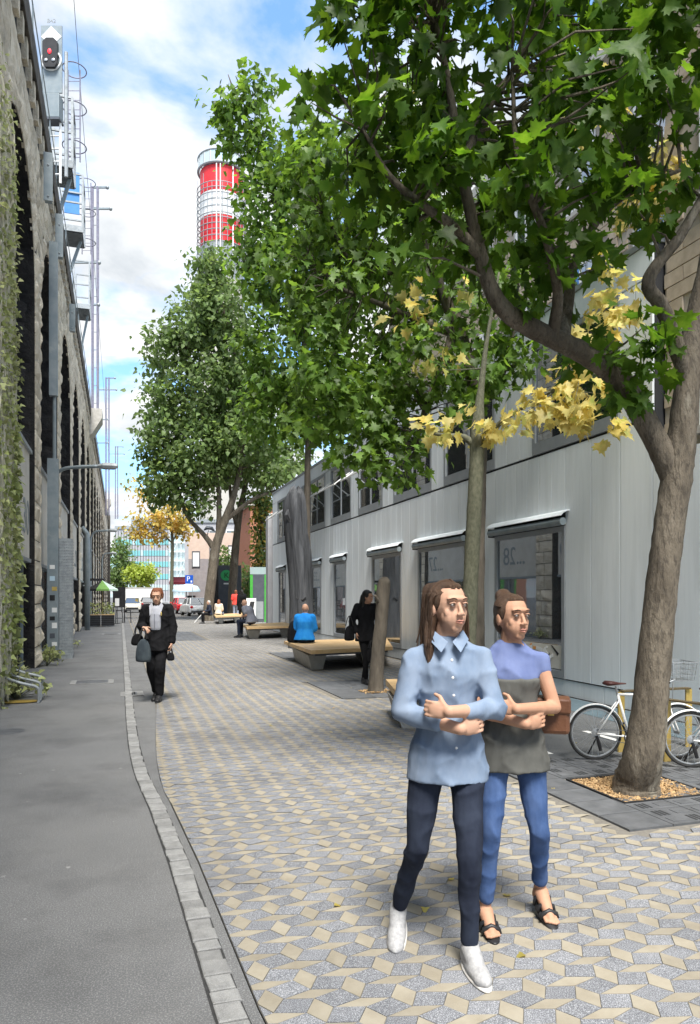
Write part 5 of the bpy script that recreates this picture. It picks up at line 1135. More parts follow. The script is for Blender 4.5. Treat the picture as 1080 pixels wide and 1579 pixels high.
# ------------------------------------------------------------------ benches
def lev(px, py, z=0):
    Z = FPX * (EYE - z) / (py - 920); p = at(px, py, Z); return Vector((p.x, p.y))
def bench(A, B_, C_, D, label, zt_=.47, th=.085, legs=((.18, .5), (.80, .5)), n=5, lw=.30):
    """wooden platform: front edge A-B, back edge D-C"""
    c = (A + B_ + C_ + D) / 4; t = thing('bench', label, 'bench', (c.x, c.y, 0), group='wooden platform benches on concrete feet')
    for k in range(n):
        f0, f1 = k / n + .004, (k + 1) / n - .004
        P = [A.lerp(D, f0), B_.lerp(C_, f0), B_.lerp(C_, f1), A.lerp(D, f1)]
        mb = MB(); mb.prism([(p.x - c.x, p.y - c.y) for p in P], zt_ - th, zt_ - rnd.uniform(0, .003)); mb.build('plank', M['wood'], t, bevel=.006)
    e1 = (B_ - A); L_ = e1.length; e1.normalize()
    MB().prism([((p - c).lerp(Vector((0, 0)), .10)[0], (p - c).lerp(Vector((0, 0)), .10)[1]) for p in (A, B_, C_, D)], zt_ - th - .05, zt_ - th - .002).build('frame', M['slate'], t)
    for (u, w) in legs:
        a = A.lerp(B_, u).lerp(D.lerp(C_, u), .14) - c; b = A.lerp(B_, u).lerp(D.lerp(C_, u), .86) - c
        top, bot = e1 * lw * 1.35, e1 * lw * .8; v = []
        for (s, z) in ((bot, -.01), (top, zt_ - th - .052)):
            v += [(a - s / 1.5), (a + s / 1.5), (b + s / 1.5), (b - s / 1.5)]
        zz = [-.01] * 4 + [zt_ - th - .052] * 4
        mb = MB(); mb.add([(p[0], p[1], z) for p, z in zip(v, zz)], [(3, 2, 1, 0), (4, 5, 6, 7), (0, 1, 5, 4), (1, 2, 6, 5), (2, 3, 7, 6), (3, 0, 4, 7)]); mb.build('foot', M['concrete'], t, bevel=.01)
    return t
z_ = .47
A1, B1, C1, D1 = lev(480, 1003, z_), lev(606, 997, z_), lev(596, 983, z_), lev(438, 988, z_)
bench(A1, B1, C1, D1, 'wooden platform bench that the man in the blue jacket sits on', legs=((.12, .5), (.72, .5)), lw=.26)
A2, B2, C2, D2 = lev(381, 967, z_), lev(452, 965, z_), lev(450, 958.5, z_), lev(374, 963, z_)
bench(A2, B2, C2, D2, 'wooden platform bench that the man in the grey shirt sits on', legs=((.16, .5), (.84, .5)), lw=.32)
A3, B3, C3, D3 = lev(333, 950.5, z_), lev(372, 949, z_), lev(378, 944.5, z_), lev(330, 947.5, z_)
bench(A3, B3, C3, D3, 'farthest wooden platform bench with the long haired woman', legs=((.2, .5), (.8, .5)), n=4)
A4, B4 = Vector((2.62, 6.95)), Vector((3.55, 6.60))
A4, D4 = lev(612, 1067, z_), lev(595, 1047, z_); B4 = A4 + Vector((1.15, -.42)); C4 = D4 + Vector((1.3, -.30))
bench(A4, B4, C4, D4, 'nearest wooden platform bench half hidden behind the two walking women', legs=((.2, .5), (.8, .5)))

# ------------------------------------------------------------------ bicycles and stands
def bicycle(loc, rz, sc, label, frame_m, basket):
    t = thing('bicycle', label, 'bicycle', loc, rz, 'bicycles parked at the brass stands', sc)
    r = .335
    def wheel(x, gear):
        w = MB().ring((x, 0, r), r - .016, .016, n=40, m=8).build('wheel', M['rubber'], t, smooth=True)
        MB().ring((x, 0, r), r - .045, .011, n=36, m=6).build('rim', M['alu'], w)
        sp = MB()
        for k in range(22):
            a = 2 * PI * k / 22; b = a + (.28 if k % 2 else -.28)
            sp.tube([(x + .022 * math.cos(b), .025 * (1 if k % 4 < 2 else -1), r + .022 * math.sin(b)), (x + (r - .05) * math.cos(a), 0, r + (r - .05) * math.sin(a))], .0022, 4, cap=False)
        sp.build('spokes', M['alu'], w); h = MB(); h.cyl((x, -.045, r), (x, .045, r), .022, n=12)
        if gear:
            for k in range(5): h.cyl((x, -.024 - k * .004, r), (x, -.027 - k * .004, r), .058 - k * .007, n=18)
        h.build('hub', M['alu'], w)
    wheel(0, True); wheel(1.02, False)
    fm = MB(); bbx = (.43, 0, .28); st_ = (.28, 0, .80); hd = (.88, 0, .78); hl = (.91, 0, .66)
    fm.tube([bbx, st_], .017, 8); fm.tube([st_, hd], .016, 8); fm.tube([bbx, hl], .019, 8); fm.tube([hl, hd, (.865, 0, .86)], .02, 8)
    for s in (-1, 1): fm.tube([(.43, s * .03, .28), (0, s * .06, r)], .010, 6); fm.tube([(.30, s * .02, .74), (0, s * .06, r)], .009, 6)
    fm.build('frame', M[frame_m], t, smooth=True)
    fk = MB()
    for s in (-1, 1): fk.tube(spline([(.915, s * .03, .65), (.95, s * .05, .52), (1.02, s * .055, r)], 4), .012, 6)
    fk.tube([(.915, -.05, .67), (.915, .05, .67)], .014, 6); fk.build('fork', M[frame_m], t, smooth=True)
    for x, a0, a1 in ((0, .25, 2.95), (1.02, .3, 2.6)):
        fd = MB(); v, f = [], []
        for k in range(21):
            a = a0 + (a1 - a0) * k / 20
            for (rr, yy_) in ((r + .012, -.028), (r + .024, 0), (r + .012, .028)): v.append((x + rr * math.cos(a), yy_, r + rr * math.sin(a)))
        for k in range(20):
            for j in range(2): f.append((k * 3 + j, k * 3 + j + 1, k * 3 + j + 4, k * 3 + j + 3))
        fd.add(v, f)
        o = fd.build('mudguard', M['white'], t, smooth=True); md = o.modifiers.new('s', 'SOLIDIFY'); md.thickness = .003
    MB().tube([(.28, 0, .78), (.255, 0, .90)], .013, 8).build('seat_post', M['alu'], t)
    sd = MB(); sd.tube([(.10, 0, .93), (.14, 0, .945), (.22, 0, .94), (.30, 0, .93), (.38, 0, .93)], [.03, .085, .07, .035, .018], 12, flat=.45 if False else 1)
    sd.v = [(x, y, .93 + (z - .93) * .38) for x, y, z in sd.v]; sd.build('saddle', mat('saddle_leather', (.07, .02, .018), (.11, .035, .03), 8, .45), t, smooth=True)
    hb = MB(); hb.tube([(.865, 0, .86), (.85, 0, .96), (.90, 0, .99)], .013, 8); hb.tube(spline([(.78, -.26, .97), (.88, -.22, 1.0), (.92, -.06, .99), (.92, .06, .99), (.88, .22, 1.0), (.78, .26, .97)], 4), .011, 8); hb.build('handlebar', M['alu'], t, smooth=True)
    for s in (-1, 1): MB().tube([(.70, s * .27, .965), (.80, s * .258, .972)], .016, 8).build('grip', M['black'], t)
    cr = MB(); cr.ring((.43, -.045, .28), .085, .006, n=28, m=5); cr.bar((.43, -.06, .28), (.50, -.06, .13), .02); cr.bar((.43, .06, .28), (.36, .06, .43), .02); cr.box((.50, -.10, .13), (.09, .06, .02)); cr.box((.36, .10, .43), (.09, .06, .02)); cr.build('crank', M['black'], t)
    ch = MB(); ch.bar((0, -.045, r + .045), (.43, -.045, .365), .007); ch.bar((0, -.045, r - .045), (.43, -.045, .195), .007); ch.build('chain', M['slate'], t)
    MB().tube([(.0, -.05, r - .03), (.03, -.05, r - .13), (.05, -.05, r - .21)], [.016, .022, .02], 6).build('derailleur', M['black'], t)
    MB().bar((.05, .08, .26), (-.04, .16, .01), .014).build('kickstand', M['black'], t)
    if basket:
        bk = MB()
        for z in (.98, 1.04, 1.10, 1.16, 1.20):
            s = 1 + (z - .98) * .8; p = [(1.02 - .13 * s, -.16 * s, z), (1.02 + .13 * s, -.16 * s, z), (1.02 + .13 * s, .16 * s, z), (1.02 - .13 * s, .16 * s, z)]
            for k in range(4): bk.bar(p[k], p[(k + 1) % 4], .005 if z < 1.2 else .01)
        for k in range(7):
            u = -1 + k / 3
            for s in (-1, 1): bk.bar((1.02 + .13 * u, s * .16, .98), (1.02 + .13 * 1.176 * u, s * .16 * 1.176, 1.2), .004); bk.bar((1.02 + s * .13, .16 * u, .98), (1.02 + s * .13 * 1.176, .16 * 1.176 * u, 1.2), .004)
            bk.bar((1.02 + .13 * u, -.16, .98), (1.02 + .13 * u, .16, .98), .004)
        bk.build('basket', M['alu'], t); MB().tube([(1.0, .05, .97), (1.0, .07, .55), (1.02, .06, r)], .006, 5).build('basket_stay', M['alu'], t)
    return t
p = lev(918, 1173); bicycle((p.x, p.y, .006), -YAW + .05, .80, 'white bicycle with brown saddle and wire basket leaning at the brass stand', 'white', True)
p = lev(1066, 1186); bicycle((p.x, p.y, .014), -YAW - .12, .78, 'second white bicycle cut off by the right edge of the photo', 'white', False)
def brass_stand(px0, py0, px1, py1, h, label):
    a, b = lev(px0, py0), lev(px1, py1); c = (a + b) / 2; t = thing('bicycle_stand', label, 'bicycle stand', (c.x, c.y, 0), group='brass flat bar bicycle stands'); d = (b - a).normalized(); w = .075
    for p_, m_ in ((a, 'gold'), (b, 'gold')):
        q_ = p_ - c; MB().box((q_.x, q_.y, h / 2), (w, .018, h), rz=-YAW + .3).build('upright', M[m_], t)
    MB().bar((*(a - c), h + .008), (*(b - c), h + .008), w, .016).build('top_bar', M['bronze'], t)
brass_stand(958, 1160, 1062, 1152, .62, 'brass flat bar bicycle stand half behind the leaning trunk'); brass_stand(1029, 1176, 1100, 1190, .60, 'brass flat bar bicycle stand nearest the right edge of the photo')

# ------------------------------------------------------------------ cars far down the street
def car(loc, rz, paint, label, sc=1.0):
    t = thing('parked_car', label, 'car', loc, rz, 'cars at the end of the plaza', sc)
    lowp = [(-2.0, .28), (-2.05, .55), (-1.95, .88), (-1.0, .98), (.9, .95), (1.75, .82), (2.0, .6), (2.0, .28)]
    MB().side(lowp, -.84, .84).build('body', paint, t, bevel=.09)
    cab = MB(); cab.add([(-1.85, -.74, .93), (1.15, -.76, .93), (.45, -.62, 1.46), (-1.45, -.62, 1.46), (-1.85, .74, .93), (1.15, .76, .93), (.45, .62, 1.46), (-1.45, .62, 1.46)], [(0, 1, 2, 3), (5, 4, 7, 6), (1, 5, 6, 2), (4, 0, 3, 7), (3, 2, 6, 7)]); cab.build('windows', M['pane'], t, bevel=.05)
    MB().b2(-1.42, .42, -.6, .6, 1.455, 1.50).build('roof', paint, t, bevel=.03)
    pil = MB()
    for s in (-1, 1): pil.bar((1.13, s * .77, .94), (.44, s * .63, 1.47), .06); pil.bar((-1.83, s * .75, .94), (-1.44, s * .63, 1.47), .08); pil.bar((-.4, s * .765, .94), (-.42, s * .635, 1.47), .07)
    pil.build('pillars', paint, t)
    for x in (-1.25, 1.3):
        for s in (-1, 1):
            w = MB().tube([(x, s * .62, .31), (x, s * .83, .31)], .31, 20).build('wheel', M['rubber'], t); MB().tube([(x, s * .832, .31), (x, s * .845, .31)], .19, 14).build('rim', M['alu'], w)
    for s in (-1, 1):
        MB().ell((1.93, s * .6, .68), (.08, .17, .09)).build('headlight', M['white'], t); MB().ell((-2.0, s * .66, .74), (.06, .13, .12)).build('tail_light', M['red'], t); MB().ell((.95, s * .93, 1.0), (.07, .11, .07)).build('mirror', paint, t)
    MB().b2(-2.10, -2.052, -.26, .26, .5, .62).build('number_plate', M['white'], t); MB().b2(-2.09, -2.03, -.7, .7, .3, .42).build('bumper', M['black'], t); MB().b2(1.985, 2.03, -.6, .6, .3, .5).build('grille', M['black'], t)
p = at(300, 948, 60); car((p.x, p.y, 0), PI / 2 + .12, mat('car_white', (.78, .79, .80), rough=.25), 'white hatchback seen from behind beside the leaning brown trunk')
p = at(205, 943, 74); car((p.x, p.y, 0), -PI / 2 - .05, mat('car_sand', (.55, .53, .47), rough=.25), 'pale sand coloured car facing the camera by the low white wall')
p = at(281, 946, 70); car((p.x, p.y, 0), .1 + PI / 2, mat('car_red', (.45, .02, .03), rough=.25), 'red car standing left of the white hatchback')
p = at(228, 938, 86); car((p.x, p.y, 0), PI / 2, mat('car_dark', (.06, .06, .07), rough=.25), 'dark car behind the walking woman by the low white wall')

# ------------------------------------------------------------------ people
SKIN = mat('skin', (.50, .29, .20), (.56, .34, .24), 12, .6, spec=.2); SKIN2 = mat('skin_tanned', (.44, .24, .155), (.50, .285, .19), 12, .6, spec=.2)
LIP = mat('lips', (.40, .175, .135), (.44, .20, .15)); EYEW = mat('eye_white', (.48, .43, .40), (.52, .47, .44), rough=.4); IRIS = mat('iris', (.06, .04, .025), rough=.15)
def cloth(name, c1, c2, bump=.5, bs=11, rough=.9): return mat(name, c1, c2, 9, rough, bump, bs, bdist=.012, detail=9, spec=.15, stretch=(1, 1, .55), fold=True)
DENIM = cloth('denim_blue', (.045, .085, .20), (.085, .14, .29)); NAVY = cloth('navy_jeans', (.016, .020, .035), (.030, .038, .06)); BLACKC = cloth('black_cloth', (.006, .006, .007), (.014, .014, .016)); SHIRT = cloth('light_blue_shirt', (.165, .225, .325), (.25, .31, .41)); TOPBL = cloth('blue_grey_top', (.12, .155, .31), (.165, .205, .37)); BLUEJ = cloth('blue_jacket', (.015, .20, .62), (.03, .28, .72)); GREYS = cloth('grey_shirt', (.17, .18, .22), (.23, .24, .28)); BEIGE = cloth('beige_jacket', (.60, .50, .40), (.70, .61, .50)); REDC = cloth('red_top', (.70, .06, .05), (.78, .10, .08)); HOOD = cloth('pale_hoodie', (.32, .33, .38), (.42, .43, .47)); JEANL = cloth('washed_jeans', (.20, .25, .36), (.27, .33, .45))
for q_ in (SKIN, SKIN2):
    b_ = q_.node_tree.nodes['Principled BSDF']; b_.inputs['Subsurface Weight'].default_value = 0; b_.inputs['Subsurface Radius'].default_value = (.012, .005, .003)
HB = mat('brown_hair', (.045, .022, .012), (.10, .055, .03), 30, .45, .8, 60, stretch=(6, 6, .4), bdist=.01); HR = mat('auburn_hair', (.16, .05, .022), (.26, .09, .04), 30, .45, .8, 60, stretch=(6, 6, .4), bdist=.01); HK = mat('black_hair', (.008, .007, .007), (.02, .018, .016), 30, .4, .8, 60, bdist=.01); HG = mat('grey_hair', (.45, .43, .41), (.55, .53, .5), 30, .6, .5, 60, bdist=.01)
SNEAK = mat('white_sneaker', (.33, .33, .34), (.46, .46, .46), 60, .7, .3, 120); SOLE = mat('sole', (.60, .58, .55)); LEATHER = mat('brown_leather', (.09, .036, .018), (.14, .06, .03), 8, .5, .3, 40)
def cap_(mb, p, q, r0, r1, n=14):
    p, q = Vector(p), Vector(q); mb.tube([p, q], [r0, r1], n); mb.ell(p, r0, n, 8); mb.ell(q, r1, n, 8)
def chain(mb, pts, rad, n=14):
    for a, b, r0, r1 in zip(pts, pts[1:], rad, rad[1:]): cap_(mb, a, b, r0, r1, n)
def fuse(mb, name, m, par, vox, it=4, smooth=.5):
    o = mb.build(name, m, par); md = o.modifiers.new('r', 'REMESH'); md.mode = 'VOXEL'; md.voxel_size = vox; md.use_smooth_shade = True; md.adaptivity = 0
    if it: s = o.modifiers.new('s', 'SMOOTH'); s.factor = smooth; s.iterations = it
    return o
FOLD = bpy.data.textures.new('cloth_folds', 'MUSGRAVE'); FOLD.musgrave_type = 'RIDGED_MULTIFRACTAL'; FOLD.noise_scale = .13; FOLD.octaves = 2.5; FOLD.noise_intensity = .6
def folds(o, vox, k=.016):
    if vox < .01:
        m = o.modifiers.new('d', 'DISPLACE'); m.texture = FOLD; m.strength = k; m.mid_level = .45; m.texture_coords = 'LOCAL'
    return o
def axes(z, front=Vector((0, -1, 0))):
    z = Vector(z).normalized(); y = (-front - z * (-front).dot(z)).normalized(); x = y.cross(z); return Matrix((x, y, z)).transposed()
def hand(mb, wr, d, nrm, side, s=1.0, curl=.5):
    """palm and five fingers; d along the hand, nrm out of the back of the hand"""
    d = Vector(d).normalized(); nrm = Vector(nrm); nrm = (nrm - d * nrm.dot(d)).normalized(); w = d.cross(nrm) * side; wr = Vector(wr)
    m = Matrix((w, nrm, d)).transposed(); mb.ell(wr + d * .045 * s, (.040 * s, .016 * s, .052 * s), 14, 10, m)
    for k, (u, l) in enumerate(((-.031, .060), (-.0105, .074), (.0105, .078), (.031, .068))):
        b = wr + d * .082 * s + w * u * s; c1 = d * math.cos(curl * .5) - nrm * math.sin(curl * .5); c2 = d * math.cos(curl * 1.5) - nrm * math.sin(curl * 1.5); e = b + c1 * l * .52 * s; g_ = e + c2 * l * .5 * s
        chain(mb, [b - d * .02 * s, b, e, g_], [.0085 * s, .0083 * s, .0076 * s, .0062 * s], 8)
    th = wr + d * .03 * s + w * .032 * s; t1 = th + (d * .55 + w * .7 - nrm * .25).normalized() * .036 * s; t2 = t1 + (d * .85 + w * .25 - nrm * .35).normalized() * .03 * s
    chain(mb, [wr + d * .015 * s + w * .018 * s, th, t1, t2], [.013 * s, .0125 * s, .0105 * s, .0085 * s], 8)
def base_pose(**k):
    J = dict(pel=(0, 0, .93), chest=(0, .01, 1.24), neck=(0, .005, 1.43), head=(0, -.015, 1.565), hd=(0, -1, 0), ht=(0, 0, 1),
             shL=(.165, .01, 1.375), elL=(.20, .03, 1.11), wrL=(.21, -.03, .88), haL=(0, -.1, -1), hnL=(1, 0, 0), shR=(-.165, .01, 1.375), elR=(-.20, .03, 1.11), wrR=(-.21, -.03, .88), haR=(0, -.1, -1), hnR=(-1, 0, 0),
             hipL=(.09, 0, .90), knL=(.095, -.02, .49), anL=(.095, .02, .085), ftL=(0, -1, 0), hipR=(-.09, 0, .90), knR=(-.095, -.02, .49), anR=(-.095, .02, .085), ftR=(0, -1, 0), curlL=.7, curlR=.7, s=1.0)
    J.update(k); return {a: (Vector(b) if isinstance(b, tuple) else b) for a, b in J.items()}
def person(label, loc, rz, J, skin, hair, hstyle, top, sleeve, bottom, shoe, vox=.011, scale=1.0, bulk=1.0, group=None, topgrow=.014, hem=.02, coat=None, face=True, barefoot=False, legw=1.0):
    t = thing('person', label, 'person', loc, rz, group, scale)
    tz = J['neck'] - J['pel']; TM = axes(tz); HM = axes(J['ht'], J['hd']); H = J['head']
    def hp(x, y, z): return H + HM @ Vector((x, y, z))
    b = MB()
    b.ell(hp(0, .012, .018), (.074, .092, .098), 20, 14, HM); b.ell(hp(0, -.022, -.045), (.056, .066, .072), 18, 12, HM); b.ell(hp(0, -.058, -.092), (.028, .024, .022), 12, 8, HM)
    cap_(b, hp(0, -.082, .012), hp(0, -.101, -.028), .0075, .0115, 10); b.ell(hp(0, -.07, .035), (.055, .02, .014), 12, 8, HM)
    for s in (-1, 1): b.ell(hp(s * .076, .012, -.012), (.010, .020, .032), 10, 8, HM); b.ell(hp(s * .036, -.052, -.026), (.022, .017, .026), 10, 8, HM); b.ell(hp(s * .031, -.032, -.046), (.027, .041, .044), 12, 10, HM); b.ell(hp(s * .014, -.098, -.032), (.007, .009, .007), 8, 6, HM)
    cap_(b, J['neck'] - Vector((0, 0, .03)), hp(0, .012, -.07), .056, .050)
    def spine(u):
        p, c, n = J['pel'], J['chest'], J['neck']; k = .62
        if u < k: return p.lerp(c, u / k) if u > 0 else p + (c - p).normalized() * (u * (n - p).length)
        return c.lerp(n, (u - k) / (1 - k))
    SEC = [(-.24, .105, .085), (-.10, .158, .112), (.05, .158, .110), (.2, .132, .096), (.34, .120, .089), (.5, .132, .100), (.66, .146, .108), (.80, .146, .090), (.92, .100, .066), (1.0, .058, .054)]
    def torso(mb, g, hem_=None):
        secs = [(spine(u), (rx * bulk + g), (ry * bulk + g), TM) for u, rx, ry in SEC if hem_ is None or u > -.09]
        if hem_ is not None: secs = [(spine(-.08) + Vector((0, 0, -hem_)), .186 * bulk + g, .132 * bulk + g, axes((0, 0, 1))), (spine(-.08), .176 * bulk + g, .124 * bulk + g, TM)] + secs
        if g > 0: secs[-1] = (spine(.99), .062 + g * .3, .058 + g * .3, TM)
        mb.loft(secs)
        for q in 'LR': cap_(mb, spine(.90), J['sh' + q], .052 * bulk + g * .6, .044 * bulk + g * .7); cap_(mb, spine(1.0), J['sh' + q] * .8 + spine(.9) * .2, .038 + g * .5, .034 + g * .6)
    torso(b, 0)
    for q, sd in (('L', 1), ('R', -1)):
        chain(b, [J['sh' + q], J['el' + q], J['wr' + q]], [.044 * bulk, .036 * bulk, .026]); f = (J['wr' + q] - J['el' + q]); cap_(b, J['el' + q] + f * .15, J['el' + q] + f * .4, .036 * bulk, .035 * bulk)
        hand(b, J['wr' + q], J['ha' + q], J['hn' + q], sd, .92, J['curl' + q])
        chain(b, [J['hip' + q], J['kn' + q], J['an' + q]], [.060, .034, .024 if not barefoot else .030])
        fd = J['ft' + q].normalized(); a = J['an' + q]; low = a.z if True else 0
        heel = a - Vector((0, 0, .048)) - fd * .028; toe = a + fd * .15 + Vector((0, 0, -.058 + (fd.z * 0)))
        fs_ = 1 if barefoot else .6; cap_(b, heel, a, .032 * fs_, .034 * fs_); cap_(b, a + fd * .02 - Vector((0, 0, .01)), toe - fd * (0 if barefoot else .04), .038 * fs_, .022 * fs_)
        if barefoot:
            sdv = fd.cross(Vector((0, 0, 1)))
            for k in range(5): cap_(b, toe + sdv * (-.028 + .014 * k) - fd * .02, toe + sdv * (-.03 + .015 * k) + fd * (.032 - abs(k - (1 if sd > 0 else 3)) * .006), .011, .009, 8)
    body = fuse(b, 'body', skin, t, vox if vox > .01 else .0046, 2 if vox < .01 else 3)
    if face:
        for s in (-1, 1):
            ey = MB().ell(hp(s * .031, -.0785, .012), .0100, 12, 8).build('eye', EYEW, t, smooth=True); MB().ell(hp(s * .031 + .002, -.0868, .0115), (.0062, .0022, .0062), 10, 6, HM).build('iris', IRIS, ey)
            MB().tube(spline([hp(s * .015, -.0905, .033), hp(s * .032, -.0895, .0375), hp(s * .050, -.076, .033)], 4), [.0018, .0024, .0028, .0028, .0028, .0026, .0022, .0018, .0012], 6).build('eyebrow', hair, t)
            MB().tube([hp(s * .017, -.084, .0165), hp(s * .031, -.0895, .0195), hp(s * .045, -.078, .015)], [.0026, .0036, .0026], 5).build('eyelid', skin, t)
        lp = MB(); lp.tube([hp(-.020, -.088, -.062), hp(-.008, -.098, -.058), hp(0, -.099, -.060), hp(.008, -.098, -.058), hp(.020, -.088, -.062)], [.002, .0042, .0036, .0042, .002], 8); lp.tube([hp(-.02, -.088, -.066), hp(0, -.098, -.070), hp(.02, -.088, -.066)], [.002, .0050, .002], 8); lp.build('lips', LIP, t, smooth=True)
    if hstyle != 'bald':
        h = MB(); h.ell(hp(0, .030, .032), (.079, .090, .091), 20, 14, HM); h.ell(hp(0, .055, -.02), (.072, .054, .080), 18, 12, HM); h.ell(hp(0, -.016, .088), (.050, .044, .022), 14, 10, HM)
        for s in (-1, 1): h.ell(hp(s * .066, .012, .03), (.016, .045, .055), 12, 8, HM)
        if hstyle == 'long':
            for s in (-1, 1):
                for k in range(3): chain(h, [hp(s * (.066 - k * .012), .025 + k * .025, -.01), hp(s * (.080 - k * .015), .035 + k * .025, -.10), hp(s * (.092 - k * .025), .015 + k * .03, -.19), hp(s * (.098 - k * .03), -.005 + k * .03, -.27)], [.024, .028, .026, .010], 10)
            chain(h, [hp(0, .09, -.02), hp(0, .09, -.15), hp(0, .085, -.27)], [.05, .05, .025], 10)
        if hstyle == 'bun': h.ell(hp(.0, .085, .105), (.045, .042, .040), 14, 10, HM)
        if hstyle == 'short': h.ell(hp(.0, .02, .075), (.07, .075, .048), 16, 10, HM)
        if vox < .01:                                    # strands lying over the hair
            sd = MB()
            for k in range(150):
                y0 = rnd.uniform(-.07, .10); s = rnd.choice((-1, 1)); side_ = rnd.uniform(.3, 1)
                if hstyle == 'bun': p = [hp(s * side_ * .052, -.058 + .03 * side_, .086 - .03 * side_ ** 2), hp(s * side_ * .080, .0, .118 - .065 * side_ ** 2), hp(s * side_ * .066, .062, .108 - .04 * side_ ** 2), hp(s * .01, .085, .112)]
                else:
                    low = {'long': rnd.uniform(-.30, -.16), 'short': rnd.uniform(-.05, .0)}[hstyle]; yb = -.006 + (y0 + .07) * .55; fz = max(0, -y0) * .55
                    p = [hp(s * .006, y0 * .9, .122 - fz - max(0, y0) * .22), hp(s * .058, y0 * .8 + .028, .094 - fz), hp(s * .086, yb, .03), hp(s * (.088 if hstyle == 'short' else .094), yb + rnd.uniform(-.015, .02), low * .45), hp(s * (.082 if hstyle == 'short' else rnd.uniform(.07, .118)), yb + rnd.uniform(-.03, .02), low)]
                sd.tube(spline([Vector(v_) for v_ in p], 4), [.0022 + .0035 * math.sin(PI * min(1, .15 + q_ / (4 * (len(p) - 1)))) for q_ in range(4 * (len(p) - 1) + 1)], 5)
            stuff(sd.build('hair_strands', hair, t, smooth=True))
        ho = fuse(h, 'hair', hair, t, max(vox, .008), 2)
    tp = MB(); torso(tp, topgrow, hem)
    for q in 'LR':
        s_, e_, w_ = J['sh' + q], J['el' + q], J['wr' + q]
        if sleeve <= .5: chain(tp, [s_, s_.lerp(e_, max(.1, sleeve * 2))], [.048 + topgrow * .9, .043 + topgrow * .9])
        else: chain(tp, [s_, e_, e_.lerp(w_, (sleeve - .5) * 2)], [.047 + topgrow * .9, .041 + topgrow * .9, .032 + topgrow * .8])
    # neckline: stop the garment below the neck
    folds(fuse(tp, 'coat' if coat else 'top', top, t, max(vox, .009), 4), vox)
    bt = MB(); bt.loft([(spine(u), rx * bulk + (.010 if u < -.05 else -.004), ry * bulk + (.010 if u < -.05 else -.004), TM) for u, rx, ry in SEC[:4]])
    for q in 'LR':
        k_, a_ = J['kn' + q], J['an' + q]; end = k_.lerp(a_, .90 if not barefoot else .84)
        chain(bt, [J['hip' + q], k_, k_.lerp(end, .35) + Vector((0, .010, 0)), end], [.086, .062 * legw, .057 * legw, .047 * legw])
    folds(fuse(bt, 'trousers', bottom, t, max(vox, .008), 3), vox, .011)
    for q, sd in (('L', 1), ('R', -1)):
        a = J['an' + q]; fd = J['ft' + q].normalized(); sdv = fd.cross(Vector((0, 0, 1))).normalized(); mz = Matrix((sdv, fd, sdv.cross(fd))).transposed(); base = a - Vector((0, 0, .066))
        if barefoot:
            so_ = MB(); so_.ell(base + fd * .075 - Vector((0, 0, .012)), (.046, .142, .018), 20, 8, mz); sh = fuse(so_, 'sandal', BLACKC if False else M['black'], t, .007, 3)
            stp = MB()
            for u in (.03, .085, .13):
                c = base + fd * u; stp.tube([c + sdv * .045 + Vector((0, 0, .0)), c + sdv * .036 + Vector((0, 0, .045 - u * .18)), c + Vector((0, 0, .064 - u * .2)), c - sdv * .036 + Vector((0, 0, .045 - u * .18)), c - sdv * .045], [.008, .012, .013, .012, .008], 8)
            stp.build('strap', M['black'], sh, smooth=True)
        else:
            s_ = MB(); s_.ell(base + fd * .08 + Vector((0, 0, .012)), (.044, .128, .036), 18, 10, mz); s_.ell(base - fd * .012 + Vector((0, 0, .03)), (.039, .055, .052), 16, 10, mz); cap_(s_, a + Vector((0, 0, .0)), a + fd * .07 - Vector((0, 0, .035)), .042, .038); s_.ell(base + fd * .15 + Vector((0, 0, .008)), (.040, .05, .030), 14, 8, mz)
            sh = fuse(s_, 'shoe', shoe, t, max(.007, vox * .8), 4); so_ = MB(); so_.ell(base + fd * .07 - Vector((0, 0, .010)), (.047, .148, .017), 20, 8, mz); so_.build('sole', SOLE if shoe is SNEAK else M['black'], sh, smooth=True)
            if shoe is SNEAK:
                lc = MB()
                for k in range(4): c = a + fd * (.03 + .022 * k) + Vector((0, 0, -.005 - .012 * k)); lc.tube([c + sdv * .025 - Vector((0, 0, .006)), c + Vector((0, 0, .012)), c - sdv * .025 - Vector((0, 0, .006))], .004, 5)
                lc.build('laces', M['white'], sh)
    return t
CROSS = dict(shL=(.145, .0, 1.325), elL=(.205, -.055, 1.105), wrL=(-.025, -.235, 1.125), haL=(-1, .42, .10), hnL=(-.35, -1, .1), shR=(-.145, .0, 1.325), elR=(-.205, -.045, 1.095), wrR=(.03, -.188, 1.045), haR=(1, .35, .15), hnR=(.3, -1, 0), curlL=.9, curlR=.6)
# woman in the light blue shirt, walking towards the camera
pA = lev(690, 1474)
J = base_pose(**{**CROSS, 'hipR': (-.085, 0, .89), 'knR': (-.135, -.03, .50), 'anR': (-.205, .20, .125), 'ftR': (-.12, -.86, -.28), 'hipL': (.085, 0, .89), 'knL': (.075, -.14, .49), 'anL': (.085, -.10, .085), 'ftL': (.18, -1, .0), 'hd': (.45, -1, -.05), 'head': (.005, -.02, 1.555)})
wA = person('walking woman with long brown hair, light blue denim shirt and white sneakers, arms crossed', (pA.x, pA.y, 0), -YAW, J, SKIN, HB, 'long', SHIRT, .80, NAVY, SNEAK, .0065, 1.0, hem=.10, topgrow=.010, legw=.84, bulk=.95)
bt = MB()
for k in range(6): bt.ell((.0 + .004 * k, -.138 - .006 * (k < 4), 1.33 - k * .075), (.006, .004, .006), 8, 6)
bt.build('buttons', M['white'], wA)
cl_ = MB()
